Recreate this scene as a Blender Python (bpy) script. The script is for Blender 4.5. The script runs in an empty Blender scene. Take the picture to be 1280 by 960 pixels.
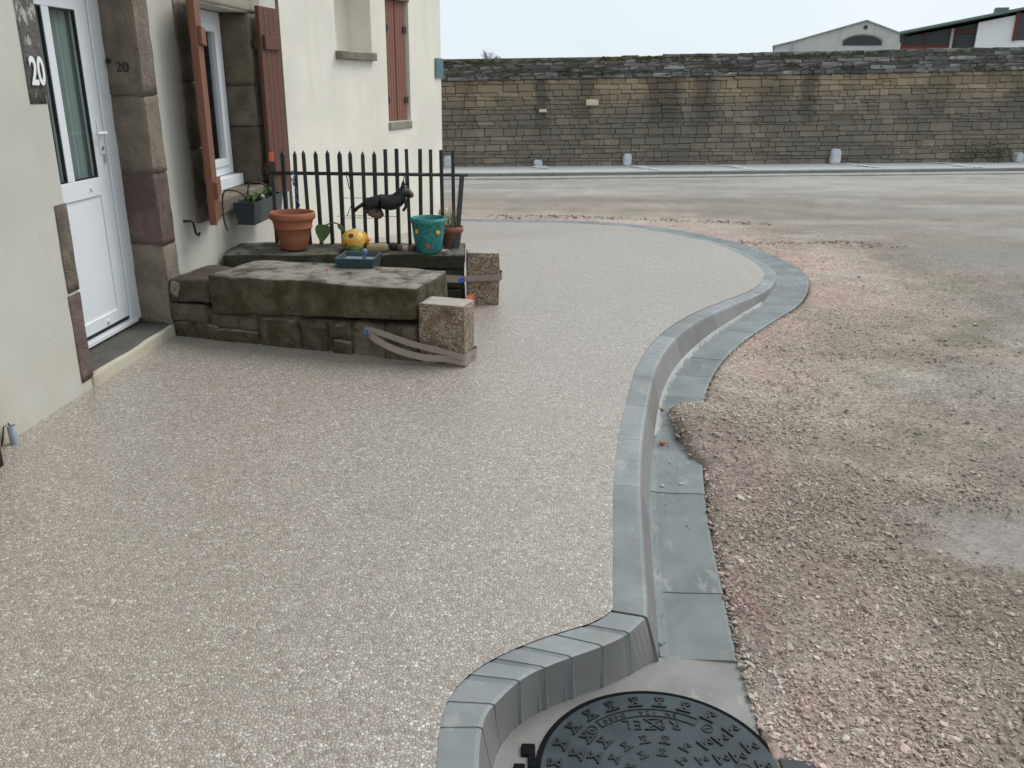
import bpy, bmesh, math, random
import numpy as np
from mathutils import Vector, Matrix, Euler, noise as mnoise
from mathutils.geometry import delaunay_2d_cdt
R = math.radians
random.seed(7); rng = np.random.default_rng(11)
sc = bpy.context.scene
COL = sc.collection

# ------------------------------------------------------------ camera
cam_d = bpy.data.cameras.new("camera"); cam = bpy.data.objects.new("camera", cam_d); COL.objects.link(cam)
cam_d.sensor_fit = 'HORIZONTAL'; cam_d.sensor_width = 36; cam_d.lens = 1068/1280*36
cam_d.clip_start = .05; cam_d.clip_end = 2000
p, r = R(19.5), R(0.65)
fw = Vector((0, math.cos(p), -math.sin(p))); rt = Vector((1, 0, 0)); up = rt.cross(fw)
rt2 = rt*math.cos(r)+up*math.sin(r); up2 = up*math.cos(r)-rt*math.sin(r)
M = Matrix((rt2, up2, -fw)).transposed().to_4x4(); M.translation = (0, 0, 1.65)
cam.matrix_world = M
sc.camera = cam

# ------------------------------------------------------------ sky, sun, exposure
SUN_EL, SUN_AZ = 50, 58           # azimuth measured from +Y towards +X
W = bpy.data.worlds.new("World"); sc.world = W; W.use_nodes = True
nt = W.node_tree; bg = nt.nodes['Background']
sky = nt.nodes.new('ShaderNodeTexSky'); sky.sky_type = 'NISHITA'; sky.sun_disc = False
sky.sun_elevation = R(SUN_EL); sky.sun_rotation = R(SUN_AZ)
sky.air_density = 1.0; sky.dust_density = 4.0
bgc = nt.nodes.new('ShaderNodeBackground'); bgc.inputs[1].default_value = 0.90
cl = nt.nodes.new('ShaderNodeTexNoise'); cl.inputs['Scale'].default_value = 2.2; cl.inputs['Detail'].default_value = 3
tcw = nt.nodes.new('ShaderNodeTexCoord'); nt.links.new(tcw.outputs['Generated'], cl.inputs['Vector'])
rpw = nt.nodes.new('ShaderNodeValToRGB')
rpw.color_ramp.elements[0].position = .3; rpw.color_ramp.elements[0].color = (.73, .825, .885, 1)
rpw.color_ramp.elements[1].position = .62; rpw.color_ramp.elements[1].color = (.82, .905, .955, 1)
nt.links.new(cl.outputs[0], rpw.inputs[0]); nt.links.new(rpw.outputs[0], bgc.inputs[0])
bg.inputs[1].default_value = 0.05
nt.links.new(sky.outputs[0], bg.inputs[0])
mx = nt.nodes.new('ShaderNodeMixShader'); mx.inputs[0].default_value = .85
nt.links.new(bg.outputs[0], mx.inputs[1]); nt.links.new(bgc.outputs[0], mx.inputs[2])
nt.links.new(mx.outputs[0], nt.nodes['World Output'].inputs[0])
sun_d = bpy.data.lights.new("sun", 'SUN'); sun = bpy.data.objects.new("sun", sun_d); COL.objects.link(sun)
sun_d.energy = 1.5; sun_d.angle = R(30); sun_d.color = (1, .97, .93)
sd = Vector((math.sin(R(SUN_AZ))*math.cos(R(SUN_EL)), math.cos(R(SUN_AZ))*math.cos(R(SUN_EL)), math.sin(R(SUN_EL))))
sun.rotation_euler = (-sd).to_track_quat('-Z', 'Y').to_euler(); sun.location = (0, 0, 30)
sc.view_settings.view_transform = 'Standard'; sc.view_settings.look = 'None'
sc.view_settings.exposure = 0.42; sc.view_settings.gamma = 1
sc.render.engine = 'CYCLES'

# ------------------------------------------------------------ material helper
class G:
    def __init__(s, name, rough=.8, spec=.4, metal=0.):
        s.m = bpy.data.materials.new(name); s.m.use_nodes = True; s.t = s.m.node_tree
        s.b = s.t.nodes['Principled BSDF']
        s.b.inputs['Roughness'].default_value = rough; s.b.inputs['Specular IOR Level'].default_value = spec
        s.b.inputs['Metallic'].default_value = metal
    def put(s, sock, v):
        if hasattr(v, 'is_output') or isinstance(v, bpy.types.NodeSocket): s.t.links.new(v, sock)
        elif isinstance(v, tuple) and len(v) == 3 and sock.type == 'RGBA': sock.default_value = (*v, 1)
        else: sock.default_value = v
    def n(s, typ, props=None, **kw):
        nd = s.t.nodes.new('ShaderNode'+typ)
        for k, v in (props or {}).items(): setattr(nd, k, v)
        for k, v in kw.items(): s.put(nd.inputs[k.replace('_', ' ')], v)
        return nd
    def pos(s): return s.n('NewGeometry').outputs['Position']
    def obj(s): return s.n('TexCoord').outputs['Object']
    def rnd(s): return s.n('ObjectInfo').outputs['Random']
    def scale(s, v, xyz): 
        nd = s.n('VectorMath', {'operation': 'MULTIPLY'}); s.put(nd.inputs[0], v); nd.inputs[1].default_value = xyz; return nd.outputs[0]
    def noise(s, v, sc_, det=4, rough=.55): return s.n('TexNoise', Vector=v, Scale=sc_, Detail=det, Roughness=rough).outputs[0]
    def math(s, op, a, b=0., clamp=False):
        nd = s.n('Math', {'operation': op, 'use_clamp': clamp}); s.put(nd.inputs[0], a); s.put(nd.inputs[1], b); return nd.outputs[0]
    def step(s, v, a, b): 
        nd = s.n('MapRange', {'interpolation_type': 'SMOOTHSTEP'}); s.put(nd.inputs[0], v)
        nd.inputs[1].default_value = a; nd.inputs[2].default_value = b; return nd.outputs[0]
    def ramp(s, f, stops):
        nd = s.n('ValToRGB'); s.put(nd.inputs[0], f); cr = nd.color_ramp
        while len(cr.elements) < len(stops): cr.elements.new(.5)
        for e, (q, c) in zip(cr.elements, stops): e.position = q; e.color = (*c, 1)
        return nd.outputs[0]
    def mix(s, f, a, b, blend='MIX'):
        nd = s.n('Mix', {'data_type': 'RGBA', 'blend_type': blend}); s.put(nd.inputs[0], f); s.put(nd.inputs[6], a); s.put(nd.inputs[7], b); return nd.outputs[2]
    def sep(s, v): return s.n('SeparateXYZ', Vector=v).outputs
    def bump(s, h, strength=.5, dist=.01, prev=None):
        nd = s.n('Bump', Strength=strength, Distance=dist, Height=h)
        if prev is not None: s.put(nd.inputs['Normal'], prev)
        return nd.outputs[0]
    def done(s, color=None, normal=None, rough=None):
        if color is not None: s.put(s.b.inputs['Base Color'], color)
        if normal is not None: s.put(s.b.inputs['Normal'], normal)
        if rough is not None: s.put(s.b.inputs['Roughness'], rough)
        return s.m

def simple(name, c, rough=.6, spec=.4, var=.25, nscale=30, bump=.15, bd=.003, metal=0., obj_var=0.):
    g = G(name, rough, spec, metal); P = g.pos(); f = g.noise(P, nscale, 4)
    f2 = g.noise(P, nscale*.17, 2)
    a = tuple(x*(1-var) for x in c); b = tuple(min(1, x*(1+var)) for x in c)
    col = g.mix(g.math('MULTIPLY_ADD', f, .6) if False else g.math('ADD', g.math('MULTIPLY', f, .5), g.math('MULTIPLY', f2, .5)), a, b)
    if obj_var:
        v = g.n('HueSaturation', Value=g.math('ADD', 1-obj_var/2, g.math('MULTIPLY', g.rnd(), obj_var)), Color=col); col = v.outputs[0]
    return g.done(col, g.bump(f, bump, bd))

MAT = {}
# resin bound gravel paving
g = G('resin_gravel', .42, .5); P = g.pos()
wv = g.n('VectorMath', {'operation': 'ADD'}); g.put(wv.inputs[0], P)
wn_ = g.n('TexNoise', Vector=P, Scale=55., Detail=2.); wsub = g.n('VectorMath', {'operation': 'MULTIPLY_ADD'}); g.put(wsub.inputs[0], wn_.outputs['Color']); wsub.inputs[1].default_value = (.011, .011, .011); g.put(wsub.inputs[2], P)
Pw = wsub.outputs[0]
v1 = g.n('TexVoronoi', {'feature': 'F1'}, Vector=Pw, Scale=98.); v1.inputs['Randomness'].default_value = 1
vd = g.n('TexVoronoi', {'feature': 'DISTANCE_TO_EDGE'}, Vector=Pw, Scale=98.)
cellv = g.sep(v1.outputs['Color'])
col = g.ramp(cellv[0], [(0, (.225, .188, .152)), (.2, (.345, .302, .26)), (.55, (.438, .386, .34)), (.88, (.515, .465, .41)), (1, (.74, .69, .62))])
hue = g.mix(g.math('MULTIPLY', cellv[1], .28), col, (.42, .35, .27))
big = g.noise(P, 1.3, 4); big2 = g.noise(P, 7, 3)
hue = g.mix(g.step(big, .35, .75), hue, g.mix(.25, hue, (.33, .29, .24)))
hue = g.mix(g.math('MULTIPLY', g.step(big2, .45, .8), .25), hue, (.30, .27, .22))
gap = g.step(vd.outputs['Distance'], .0, .11)
colr = g.mix(gap, (.20, .17, .14), hue)
h = g.math('ADD', g.step(vd.outputs['Distance'], 0, .3), g.math('MULTIPLY', cellv[2], .9))
g.b.inputs['Coat Weight'].default_value = .85; g.b.inputs['Coat Roughness'].default_value = .42
MAT['resin'] = g.done(colr, g.bump(h, .6, .0042), g.math('ADD', .34, g.math('MULTIPLY', cellv[1], .3)))

# kerb / gutter concrete
def concrete(name, base, dark, obj_var=.16):
    g = G(name, .62, .4); P = g.pos(); f = g.noise(P, 160, 3); f2 = g.noise(P, 5, 4); f3 = g.noise(P, 26, 4)
    c = g.mix(g.step(f2, .3, .72), base, dark); c = g.mix(g.math('MULTIPLY', f, .35), c, tuple(x*.55 for x in base))
    c = g.mix(g.math('MULTIPLY', g.step(f3, .6, .75), .4), c, tuple(x*1.35 for x in base))
    c = g.mix(g.math('MULTIPLY', g.step(g.noise(P, 8.5, 6, .7), .56, .68), .5), c, (.25, .225, .195))
    c = g.mix(g.math('MULTIPLY', g.step(g.noise(g.scale(P, (1.6, .8, 1)), 6, 5, .65), .60, .66), .45), c, (.36, .36, .345))
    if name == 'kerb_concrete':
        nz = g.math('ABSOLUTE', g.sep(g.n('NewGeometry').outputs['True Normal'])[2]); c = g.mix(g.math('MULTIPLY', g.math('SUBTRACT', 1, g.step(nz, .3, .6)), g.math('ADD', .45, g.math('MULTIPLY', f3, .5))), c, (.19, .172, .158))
    c = g.n('HueSaturation', Value=g.math('ADD', 1-obj_var/2, g.math('MULTIPLY', g.rnd(), obj_var)), Color=c).outputs[0]
    return g.done(c, g.bump(g.math('ADD', f, f3), .3, .002), g.math('ADD', .42, g.math('MULTIPLY', f2, .35)))
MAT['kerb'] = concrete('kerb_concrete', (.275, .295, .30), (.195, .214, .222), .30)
MAT['gutter'] = concrete('gutter_concrete', (.215, .238, .242), (.155, .176, .182), .26)
MAT['mortar'] = concrete('fresh_mortar', (.20, .205, .20), (.15, .16, .165))
MAT['darkjoint'] = concrete('damp_joint', (.20, .215, .222), (.14, .16, .17))
MAT['lightmortar'] = concrete('pale_mortar', (.40, .40, .38), (.28, .28, .27))
MAT['apron'] = concrete('apron_mortar', (.27, .268, .255), (.19, .19, .18))

# dirt and gravel ground, colour attribute holds where each kind of grit lies
g = G('dirt_ground', .9, .12); P = g.pos()
at = g.n('VertexColor', {'layer_name': 'Col'}).outputs[0]
v1 = g.n('TexVoronoi', {'feature': 'F1'}, Vector=P, Scale=70.); v2 = g.n('TexVoronoi', {'feature': 'F1'}, Vector=P, Scale=120.)
grit = g.n('VertexColor', {'layer_name': 'Grit'}).outputs[0]
gr = g.sep(grit)[0]
c1 = g.sep(v1.outputs['Color'])[0]; c2 = g.sep(v2.outputs['Color'])[0]
f = g.noise(P, 12, 6, .65)
tone = g.math('ADD', g.math('MULTIPLY', g.math('SUBTRACT', c1, .5), .55), g.math('ADD', g.math('MULTIPLY', g.math('SUBTRACT', c2, .5), .3), g.math('MULTIPLY', g.math('SUBTRACT', f, .5), .5)))
tone = g.math('ADD', 1, g.math('MULTIPLY', tone, g.math('ADD', .42, g.math('MULTIPLY', gr, .7))))
c = g.n('HueSaturation', Value=tone, Color=at).outputs[0]
hh = g.math('ADD', g.math('MULTIPLY', c1, .6), g.math('ADD', g.math('MULTIPLY', c2, .4), g.math('MULTIPLY', g.noise(P, 45, 5, .65), .8)))
bnode = g.n('Bump', Distance=.012, Height=hh, Strength=g.math('ADD', .10, g.math('MULTIPLY', gr, .6)))
MAT['dirt'] = g.done(c, bnode.outputs[0], g.math('SUBTRACT', .95, g.math('MULTIPLY', g.math('SUBTRACT', 1, gr, True), .12)))
g = G('crushed_stone', .85, .2); at = g.n('VertexColor', {'layer_name': 'Col'}).outputs[0]
f = g.noise(g.pos(), 260, 3)
MAT['stones'] = g.done(g.n('HueSaturation', Value=g.math('ADD', .72, g.math('MULTIPLY', f, .56)), Color=at).outputs[0], g.bump(f, .4, .002))

# house render
def plaster(name, base, stain, warm):
    g = G(name, .85, .25); P = g.pos(); z = g.sep(P)[2]
    f = g.noise(P, 220, 3); f2 = g.noise(P, 1.6, 4); st = g.noise(g.scale(P, (3.2, 3.2, .28)), 1.7, 5, .6)
    c = g.mix(g.step(f2, .35, .7), base, tuple(x*.9 for x in base))
    c = g.mix(g.math('MULTIPLY', g.step(st, .5, .68), .5), c, stain)
    low = g.math('MULTIPLY', g.math('SUBTRACT', 1, g.step(z, .1, .55)), g.step(g.noise(P, 3.5, 4), .3, .62))
    c = g.mix(g.math('MULTIPLY', low, .7), c, warm)
    sp = g.noise(P, 34, 2); c = g.mix(g.math('MULTIPLY', g.step(sp, .70, .76), .35), c, (.3, .28, .24))
    return g.done(c, g.bump(g.math('ADD', f, g.math('MULTIPLY', g.noise(P, 40, 3), .7)), .35, .004))
MAT['plaster'] = plaster('cream_render', (.53, .515, .46), (.47, .45, .395), (.47, .41, .28))
MAT['plaster2'] = plaster('pale_render', (.80, .765, .675), (.68, .645, .56), (.58, .53, .43))

def stone(name, cols, moss=0., mossc=(.05, .06, .025), big=6., bump=.6, top=0.):
    """rock: three tones, speckle, optional moss and paler upward faces"""
    g = G(name, .85, .3); P = g.pos(); f = g.noise(P, big, 6, .62); f2 = g.noise(P, 75, 4, .6); f3 = g.noise(P, 3., 3)
    sh = g.math('MULTIPLY', g.math('SUBTRACT', g.rnd(), .5), .35)
    c = g.ramp(g.math('ADD', f, sh), [(.28, cols[0]), (.5, cols[1]), (.72, cols[2])])
    c = g.mix(g.math('MULTIPLY', f2, .45), c, tuple(x*.4 for x in cols[0]))
    if moss: c = g.mix(g.math('MULTIPLY', g.step(g.noise(P, 9, 5, .65), .62-.35*moss, .74-.25*moss), .85), c, mossc)
    if top:
        nz = g.sep(g.n('NewGeometry').outputs['Normal'])[2]
        c = g.mix(g.math('MULTIPLY', g.step(nz, .5, .95), g.math('MULTIPLY', g.step(f, .3, .6), top)), c, (.36, .34, .30))
    f5 = g.noise(P, 28, 5, .7)
    return g.done(c, g.bump(g.math('ADD', g.math('MULTIPLY', f, 1.2), g.math('ADD', f2, g.math('MULTIPLY', f5, 1.6))), bump*1.25, .014))
MAT['jamb'] = stone('jamb_stone', ((.12, .095, .075), (.21, .17, .13), (.32, .265, .205)))
MAT['jamb_pink'] = stone('jamb_stone_pink', ((.15, .10, .088), (.235, .165, .145), (.31, .235, .205)))
MAT['jamb_tan'] = stone('jamb_stone_tan', ((.11, .085, .06), (.18, .14, .10), (.25, .205, .15)))
MAT['slate'] = stone('slate_patch', ((.075, .07, .065), (.11, .105, .095), (.16, .15, .14)), big=9)
nt_ = MAT['slate'].node_tree; bb_ = nt_.nodes['Principled BSDF']; lk = bb_.inputs['Base Color'].links[0]; src = lk.from_socket
gg = G.__new__(G); gg.t = nt_; Pq = gg.pos(); zq = gg.sep(Pq)[2]
sm = gg.math('MULTIPLY', gg.step(gg.noise(gg.scale(Pq, (14, 14, 6)), 1.6, 5, .6), .50, .58), gg.math('MAXIMUM', gg.math('MULTIPLY', gg.step(zq, 1.76, 1.80), gg.step(zq, 1.98, 1.92)), gg.math('MULTIPLY', gg.step(zq, 1.60, 1.57), .7)))
nt_.links.new(gg.mix(sm, src, (.46, .43, .40)), bb_.inputs['Base Color'])
MAT['mossy'] = stone('mossy_stone', ((.045, .034, .020), (.09, .07, .042), (.17, .135, .09)), moss=.5, mossc=(.045, .043, .016), big=8, top=.75)
MAT['mossy_dark'] = stone('dark_mossy_stone', ((.035, .031, .025), (.065, .058, .045), (.11, .10, .08)), moss=.55, mossc=(.035, .04, .016), big=8, top=.35)
MAT['rubble'] = stone('rubble_stone', ((.075, .058, .042), (.14, .11, .08), (.24, .195, .15)), moss=.3, mossc=(.055, .055, .025), big=10)
MAT['threshold'] = stone('threshold_stone', ((.07, .065, .06), (.095, .088, .08), (.13, .12, .11)), bump=.3)
MAT['lintel'] = stone('lintel_stone', ((.20, .18, .14), (.30, .27, .21), (.4, .36, .29)), bump=.3)
g = G('granite', .8, .35); P = g.pos(); vv = g.n('TexVoronoi', {'feature': 'F1'}, Vector=P, Scale=140.)
c = g.ramp(g.sep(vv.outputs['Color'])[0], [(0, (.09, .06, .04)), (.35, (.23, .165, .11)), (.7, (.32, .25, .18)), (1, (.46, .41, .35))])
f = g.noise(P, 14, 5); c = g.mix(g.step(f, .4, .75), c, (.15, .10, .06))
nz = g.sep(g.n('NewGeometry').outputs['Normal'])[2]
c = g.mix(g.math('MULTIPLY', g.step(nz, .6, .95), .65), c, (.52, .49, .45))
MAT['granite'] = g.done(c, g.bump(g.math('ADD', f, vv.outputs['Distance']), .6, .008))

# far wall stones
g = G('wall_limestone', .88, .2); P = g.pos(); X, Y_, Z = g.sep(P)[0:3]
at = g.sep(g.n('VertexColor', {'layer_name': 'Rnd'}).outputs[0])[0]
rr = g.math('FRACT', g.math('ADD', g.math('MULTIPLY', at, 3.7), g.math('MULTIPLY', g.rnd(), 1.0)))
c = g.ramp(rr, [(0, (.20, .172, .138)), (.35, (.245, .21, .162)), (.7, (.285, .242, .185)), (1, (.35, .295, .215))])
rel = g.math('SUBTRACT', Z, g.math('MULTIPLY', X, .03))      # height under the coping
och = g.math('MULTIPLY', g.step(g.math('ADD', rel, g.math('MULTIPLY', g.noise(P, .9, 3), .7)), 1.42, 1.72), .75)
c = g.mix(och, c, g.ramp(rr, [(0, (.27, .20, .13)), (1, (.43, .34, .225))]))
lich = g.step(g.math('SUBTRACT', g.noise(P, .8, 5, .6), g.math('MULTIPLY', g.math('ABSOLUTE', g.math('SUBTRACT', rel, .8)), .22)), .28, .5)
c = g.mix(g.math('MULTIPLY', lich, .6), c, (.155, .147, .128))
xw = g.math('ADD', X, g.math('MULTIPLY', g.math('SUBTRACT', g.noise(g.scale(P, (1, 1, 1.6)), 2.2, 4), .5), .55))
sk = 0.
for (x0_, w_, a_) in ((-.9, .12, .5), (.50, .13, 1.), (1.35, .16, .6), (2.95, .33, .95), (3.75, .22, .9), (5.9, .18, 1.), (5.2, .3, .5), (8.6, .3, .45), (10.4, .4, .5)):
    dd = g.math('ABSOLUTE', g.math('SUBTRACT', xw, x0_)); sk = g.math('MAXIMUM', sk, g.math('MULTIPLY', g.step(dd, w_*1.5, w_*.5), a_))
sk = g.math('MULTIPLY', sk, g.step(rel, .35, 1.1))
c = g.mix(g.math('MULTIPLY', sk, .72), c, (.078, .072, .06))
c = g.mix(g.math('MULTIPLY', g.step(g.noise(P, 14, 5), .6, .72), .35), c, (.28, .27, .23))
f = g.noise(P, 30, 5)
c = g.mix(g.math('MULTIPLY', f, .3), c, (.05, .045, .04))
MAT['wallstone'] = g.done(c, g.bump(f, .5, .02))
MAT['wallcore'] = simple('wall_mortar', (.165, .143, .113), .95, .1, .4, 25)
g = G('coping_slate', .95, .05); P = g.pos()
at = g.sep(g.n('VertexColor', {'layer_name': 'Rnd'}).outputs[0])[0]
rr = g.math('FRACT', g.math('ADD', g.math('MULTIPLY', at, 3.7), g.rnd()))
c = g.ramp(rr, [(0, (.10, .10, .095)), (.5, (.175, .175, .168)), (.85, (.25, .25, .238)), (1, (.36, .36, .345))])
c = g.mix(g.math('MULTIPLY', g.step(g.noise(P, 2.2, 5, .65), .52, .68), .65), c, (.075, .08, .045))
MAT['coping'] = g.done(c, g.bump(g.noise(P, 40, 4), .5, .01))
MAT['moss'] = simple('moss', (.075, .085, .033), .95, .1, .5, 12)
MAT['pale_stone'] = simple('pale_stone', (.62, .56, .40), .85, .3, .2, 30)
MAT['whitewash'] = simple('whitewashed_stone', (.50, .53, .55), .8, .2, .6, 7, .5)
MAT['lime'] = simple('lime_wash', (.86, .89, .91), .8, .2, .12, 14)

MAT['pvc'] = simple('white_upvc', (.74, .77, .80), .3, .5, .03, 8, .03)
MAT['pvc_grey'] = simple('grey_pvc', (.25, .29, .33), .45, .5, .1)
MAT['gasket'] = simple('rubber_gasket', (.02, .02, .022), .6)
MAT['blackiron'] = simple('black_iron', (.022, .027, .026), .5, .5, .35, 60, .2)
MAT['greyiron'] = simple('grey_iron', (.085, .10, .105), .5, .5, .3, 50)
MAT['rust'] = simple('rusty_iron', (.05, .03, .022), .8, .3, .4, 60)
MAT['steel'] = simple('steel', (.45, .45, .45), .35, .5, .1, metal=.9)
g = G('shutter_paint', .6, .35); P = g.pos(); f = g.noise(g.scale(P, (30, 30, 2.)), 2, 4)
MAT['shutter'] = g.done(g.mix(f, (.125, .05, .028), (.23, .098, .055)), g.bump(f, .3, .003))
g = G('shutter_paint_faded', .65, .3); P = g.pos(); f = g.noise(g.scale(P, (30, 30, 1.5)), 2, 4)
MAT['shutter_faded'] = g.done(g.mix(f, (.175, .075, .055), (.255, .118, .088)), g.bump(f, .3, .003))
g = G('shutter_dark', .6, .35); P = g.pos(); f = g.noise(g.scale(P, (30, 30, 2.)), 2, 4)
MAT['shutter_dark'] = g.done(g.mix(f, (.085, .036, .023), (.145, .062, .040)), g.bump(f, .3, .003))
MAT['terracotta'] = simple('terracotta', (.36, .135, .075), .75, .3, .28, 18, .25)
MAT['terracotta_old'] = simple('terracotta_old', (.30, .12, .085), .8, .3, .35, 25, .25)
MAT['soil'] = simple('soil', (.045, .033, .024), .95, .1, .5, 80, .8, .01)
g = G('turquoise_glaze', .3, .5); P = g.pos(); f = g.noise(P, 70, 4); 
MAT['turq'] = g.done(g.ramp(f, [(.3, (.01, .085, .085)), (.55, (.02, .22, .21)), (.75, (.07, .36, .33))]), g.bump(f, .8, .006))
MAT['yellow'] = simple('yellow_paint', (.75, .45, .04), .5)
MAT['red'] = simple('red_paint', (.62, .07, .03), .5)
MAT['orange'] = simple('orange_paint', (.75, .16, .06), .5)
MAT['redtile'] = simple('red_tile', (.42, .12, .06), .75)
MAT['blue'] = simple('blue_plastic', (.03, .14, .48), .4)
MAT['twine'] = simple('blue_twine', (.08, .20, .34), .8)
MAT['tray'] = simple('blue_grey_plastic', (.028, .06, .075), .4, .5, .25, 30)
MAT['tray_in'] = simple('dusty_tray_bottom', (.17, .22, .25), .6, .4, .4, 30)
MAT['bluegrey'] = simple('blue_grey_glaze', (.10, .14, .26), .4, .5, .3, 60)
MAT['planter'] = simple('anthracite_plastic', (.03, .042, .055), .45, .5, .15, 20)
MAT['strap'] = simple('grey_brown_webbing', (.29, .235, .205), .9, .15, .25, 150, .4)
MAT['leaf'] = simple('green_leaf', (.07, .13, .035), .5, .4, .4, 25)
MAT['leaf_dark'] = simple('dark_leaf', (.045, .085, .025), .6, .3, .4, 30)
MAT['straw'] = simple('dry_straw', (.36, .29, .17), .8, .2, .3, 30)
MAT['tan'] = simple('tan_stone', (.34, .25, .14), .8, .3, .3, 30)
MAT['brown'] = simple('brown_stone', (.16, .09, .06), .7, .3, .4, 30)
MAT['shell'] = simple('pale_shell', (.50, .42, .34), .6, .3, .3, 30)
g = G('gourd_paint', .35, .5); P = g.pos(); vv = g.n('TexVoronoi', {'feature': 'F1'}, Vector=P, Scale=22.); q = g.sep(vv.outputs['Color'])
c = g.mix(g.step(g.noise(P, 16, 3), .4, .65), (.74, .55, .12), (.70, .33, .04))
c = g.mix(g.math('MULTIPLY', g.step(q[0], .70, .74), g.step(vv.outputs['Distance'], .55, .35)), c, (.06, .065, .03))
c = g.mix(g.math('MULTIPLY', g.step(q[1], .78, .8), g.step(vv.outputs['Distance'], .5, .3)), c, (.62, .62, .50))
MAT['gourd'] = g.done(c)
g = G('dog_paint', .5, .4); O = g.obj(); x_, y_, z_ = g.sep(O)[0:3]
low = g.math('MULTIPLY', g.step(z_, -.03, -.085), g.step(x_, .0, -.06)); muz = g.step(x_, .155, .18)
c = g.mix(g.math('MAXIMUM', low, muz), (.018, .018, .017), (.14, .085, .055))
f = g.noise(O, 60, 4); MAT['dog'] = g.done(c, g.bump(f, .5, .005))
MAT['dog_limb'] = simple('dark_limb', (.02, .019, .018), .5)
g = G('cast_iron', .38, .32, .0); P = g.pos(); f = g.noise(P, 9, 4); f2 = g.noise(P, 400, 2)
MAT['castiron'] = g.done(g.mix(g.step(f, .3, .7), (.028, .040, .047), (.048, .066, .075)), g.bump(f2, .25, .001), g.math('ADD', .42, g.math('MULTIPLY', f, .3)))
MAT['pit'] = simple('black_pit', (.008, .008, .009), .9, .1)
MAT['castblack'] = simple('black_cast_iron', (.014, .016, .019), .4, .5, .3, 60)
g = G('glass', .05, .5); 
tr = g.n('BsdfTransparent', Color=(.92, .95, .95)); gl = g.n('BsdfGlossy', Color=(.9, .93, .95), Roughness=.04); fr = g.n('Fresnel', IOR=1.5)
ms = g.n('MixShader'); g.t.links.new(g.math('MULTIPLY', fr.outputs[0], g.math('SUBTRACT', 1, g.n('NewGeometry').outputs['Backfacing'])), ms.inputs[0]); g.t.links.new(tr.outputs[0], ms.inputs[1]); g.t.links.new(gl.outputs[0], ms.inputs[2])
g.t.links.new(ms.outputs[0], g.t.nodes['Material Output'].inputs[0]); MAT['glass'] = g.m
MAT['curtain'] = simple('grey_green_curtain', (.34, .39, .36), .9, .1, .25, 12)
MAT['room'] = simple('dark_room', (.02, .022, .024), .9)
MAT['barn'] = plaster('barn_render', (.56, .56, .54), (.42, .42, .39), (.5, .5, .45))
MAT['whitewall'] = simple('white_house_wall', (.78, .79, .80), .8, .2, .05, 3)
MAT['greenroof'] = simple('grey_green_roofing', (.14, .19, .17), .7, .3, .2, 3)
MAT['greyroof'] = simple('grey_roofing', (.38, .39, .39), .8, .3, .2, 2)
MAT['redframe'] = simple('dark_red_frame', (.13, .03, .024), .5, .4, .2, 5)
MAT['darkglass'] = simple('dark_window', (.035, .04, .043), .35, .5, .25, 2)
MAT['tile'] = simple('roof_tile', (.24, .11, .07), .8, .2, .3, 5)
MAT['twig'] = simple('grey_twig', (.24, .23, .23), .9, .1, .2, 5)
MAT['teal'] = simple('street_plate', (.105, .19, .19), .4, .5, .12, 20)
MAT['teal_light'] = simple('street_plate_panel', (.10, .18, .26), .4, .5, .15, 40)
MAT['white'] = simple('white_paint', (.78, .78, .75), .6, .3, .1, 60)
MAT['blackpaint'] = simple('black_paint', (.02, .019, .018), .7)
MAT['road'] = simple('pale_dusty_concrete', (.46, .46, .46), .8, .3, .12, 2, .2)
MAT['pinkgrit'] = simple('pale_far_paving', (.53, .53, .53), .85, .3, .12, 4, .2)

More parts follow.
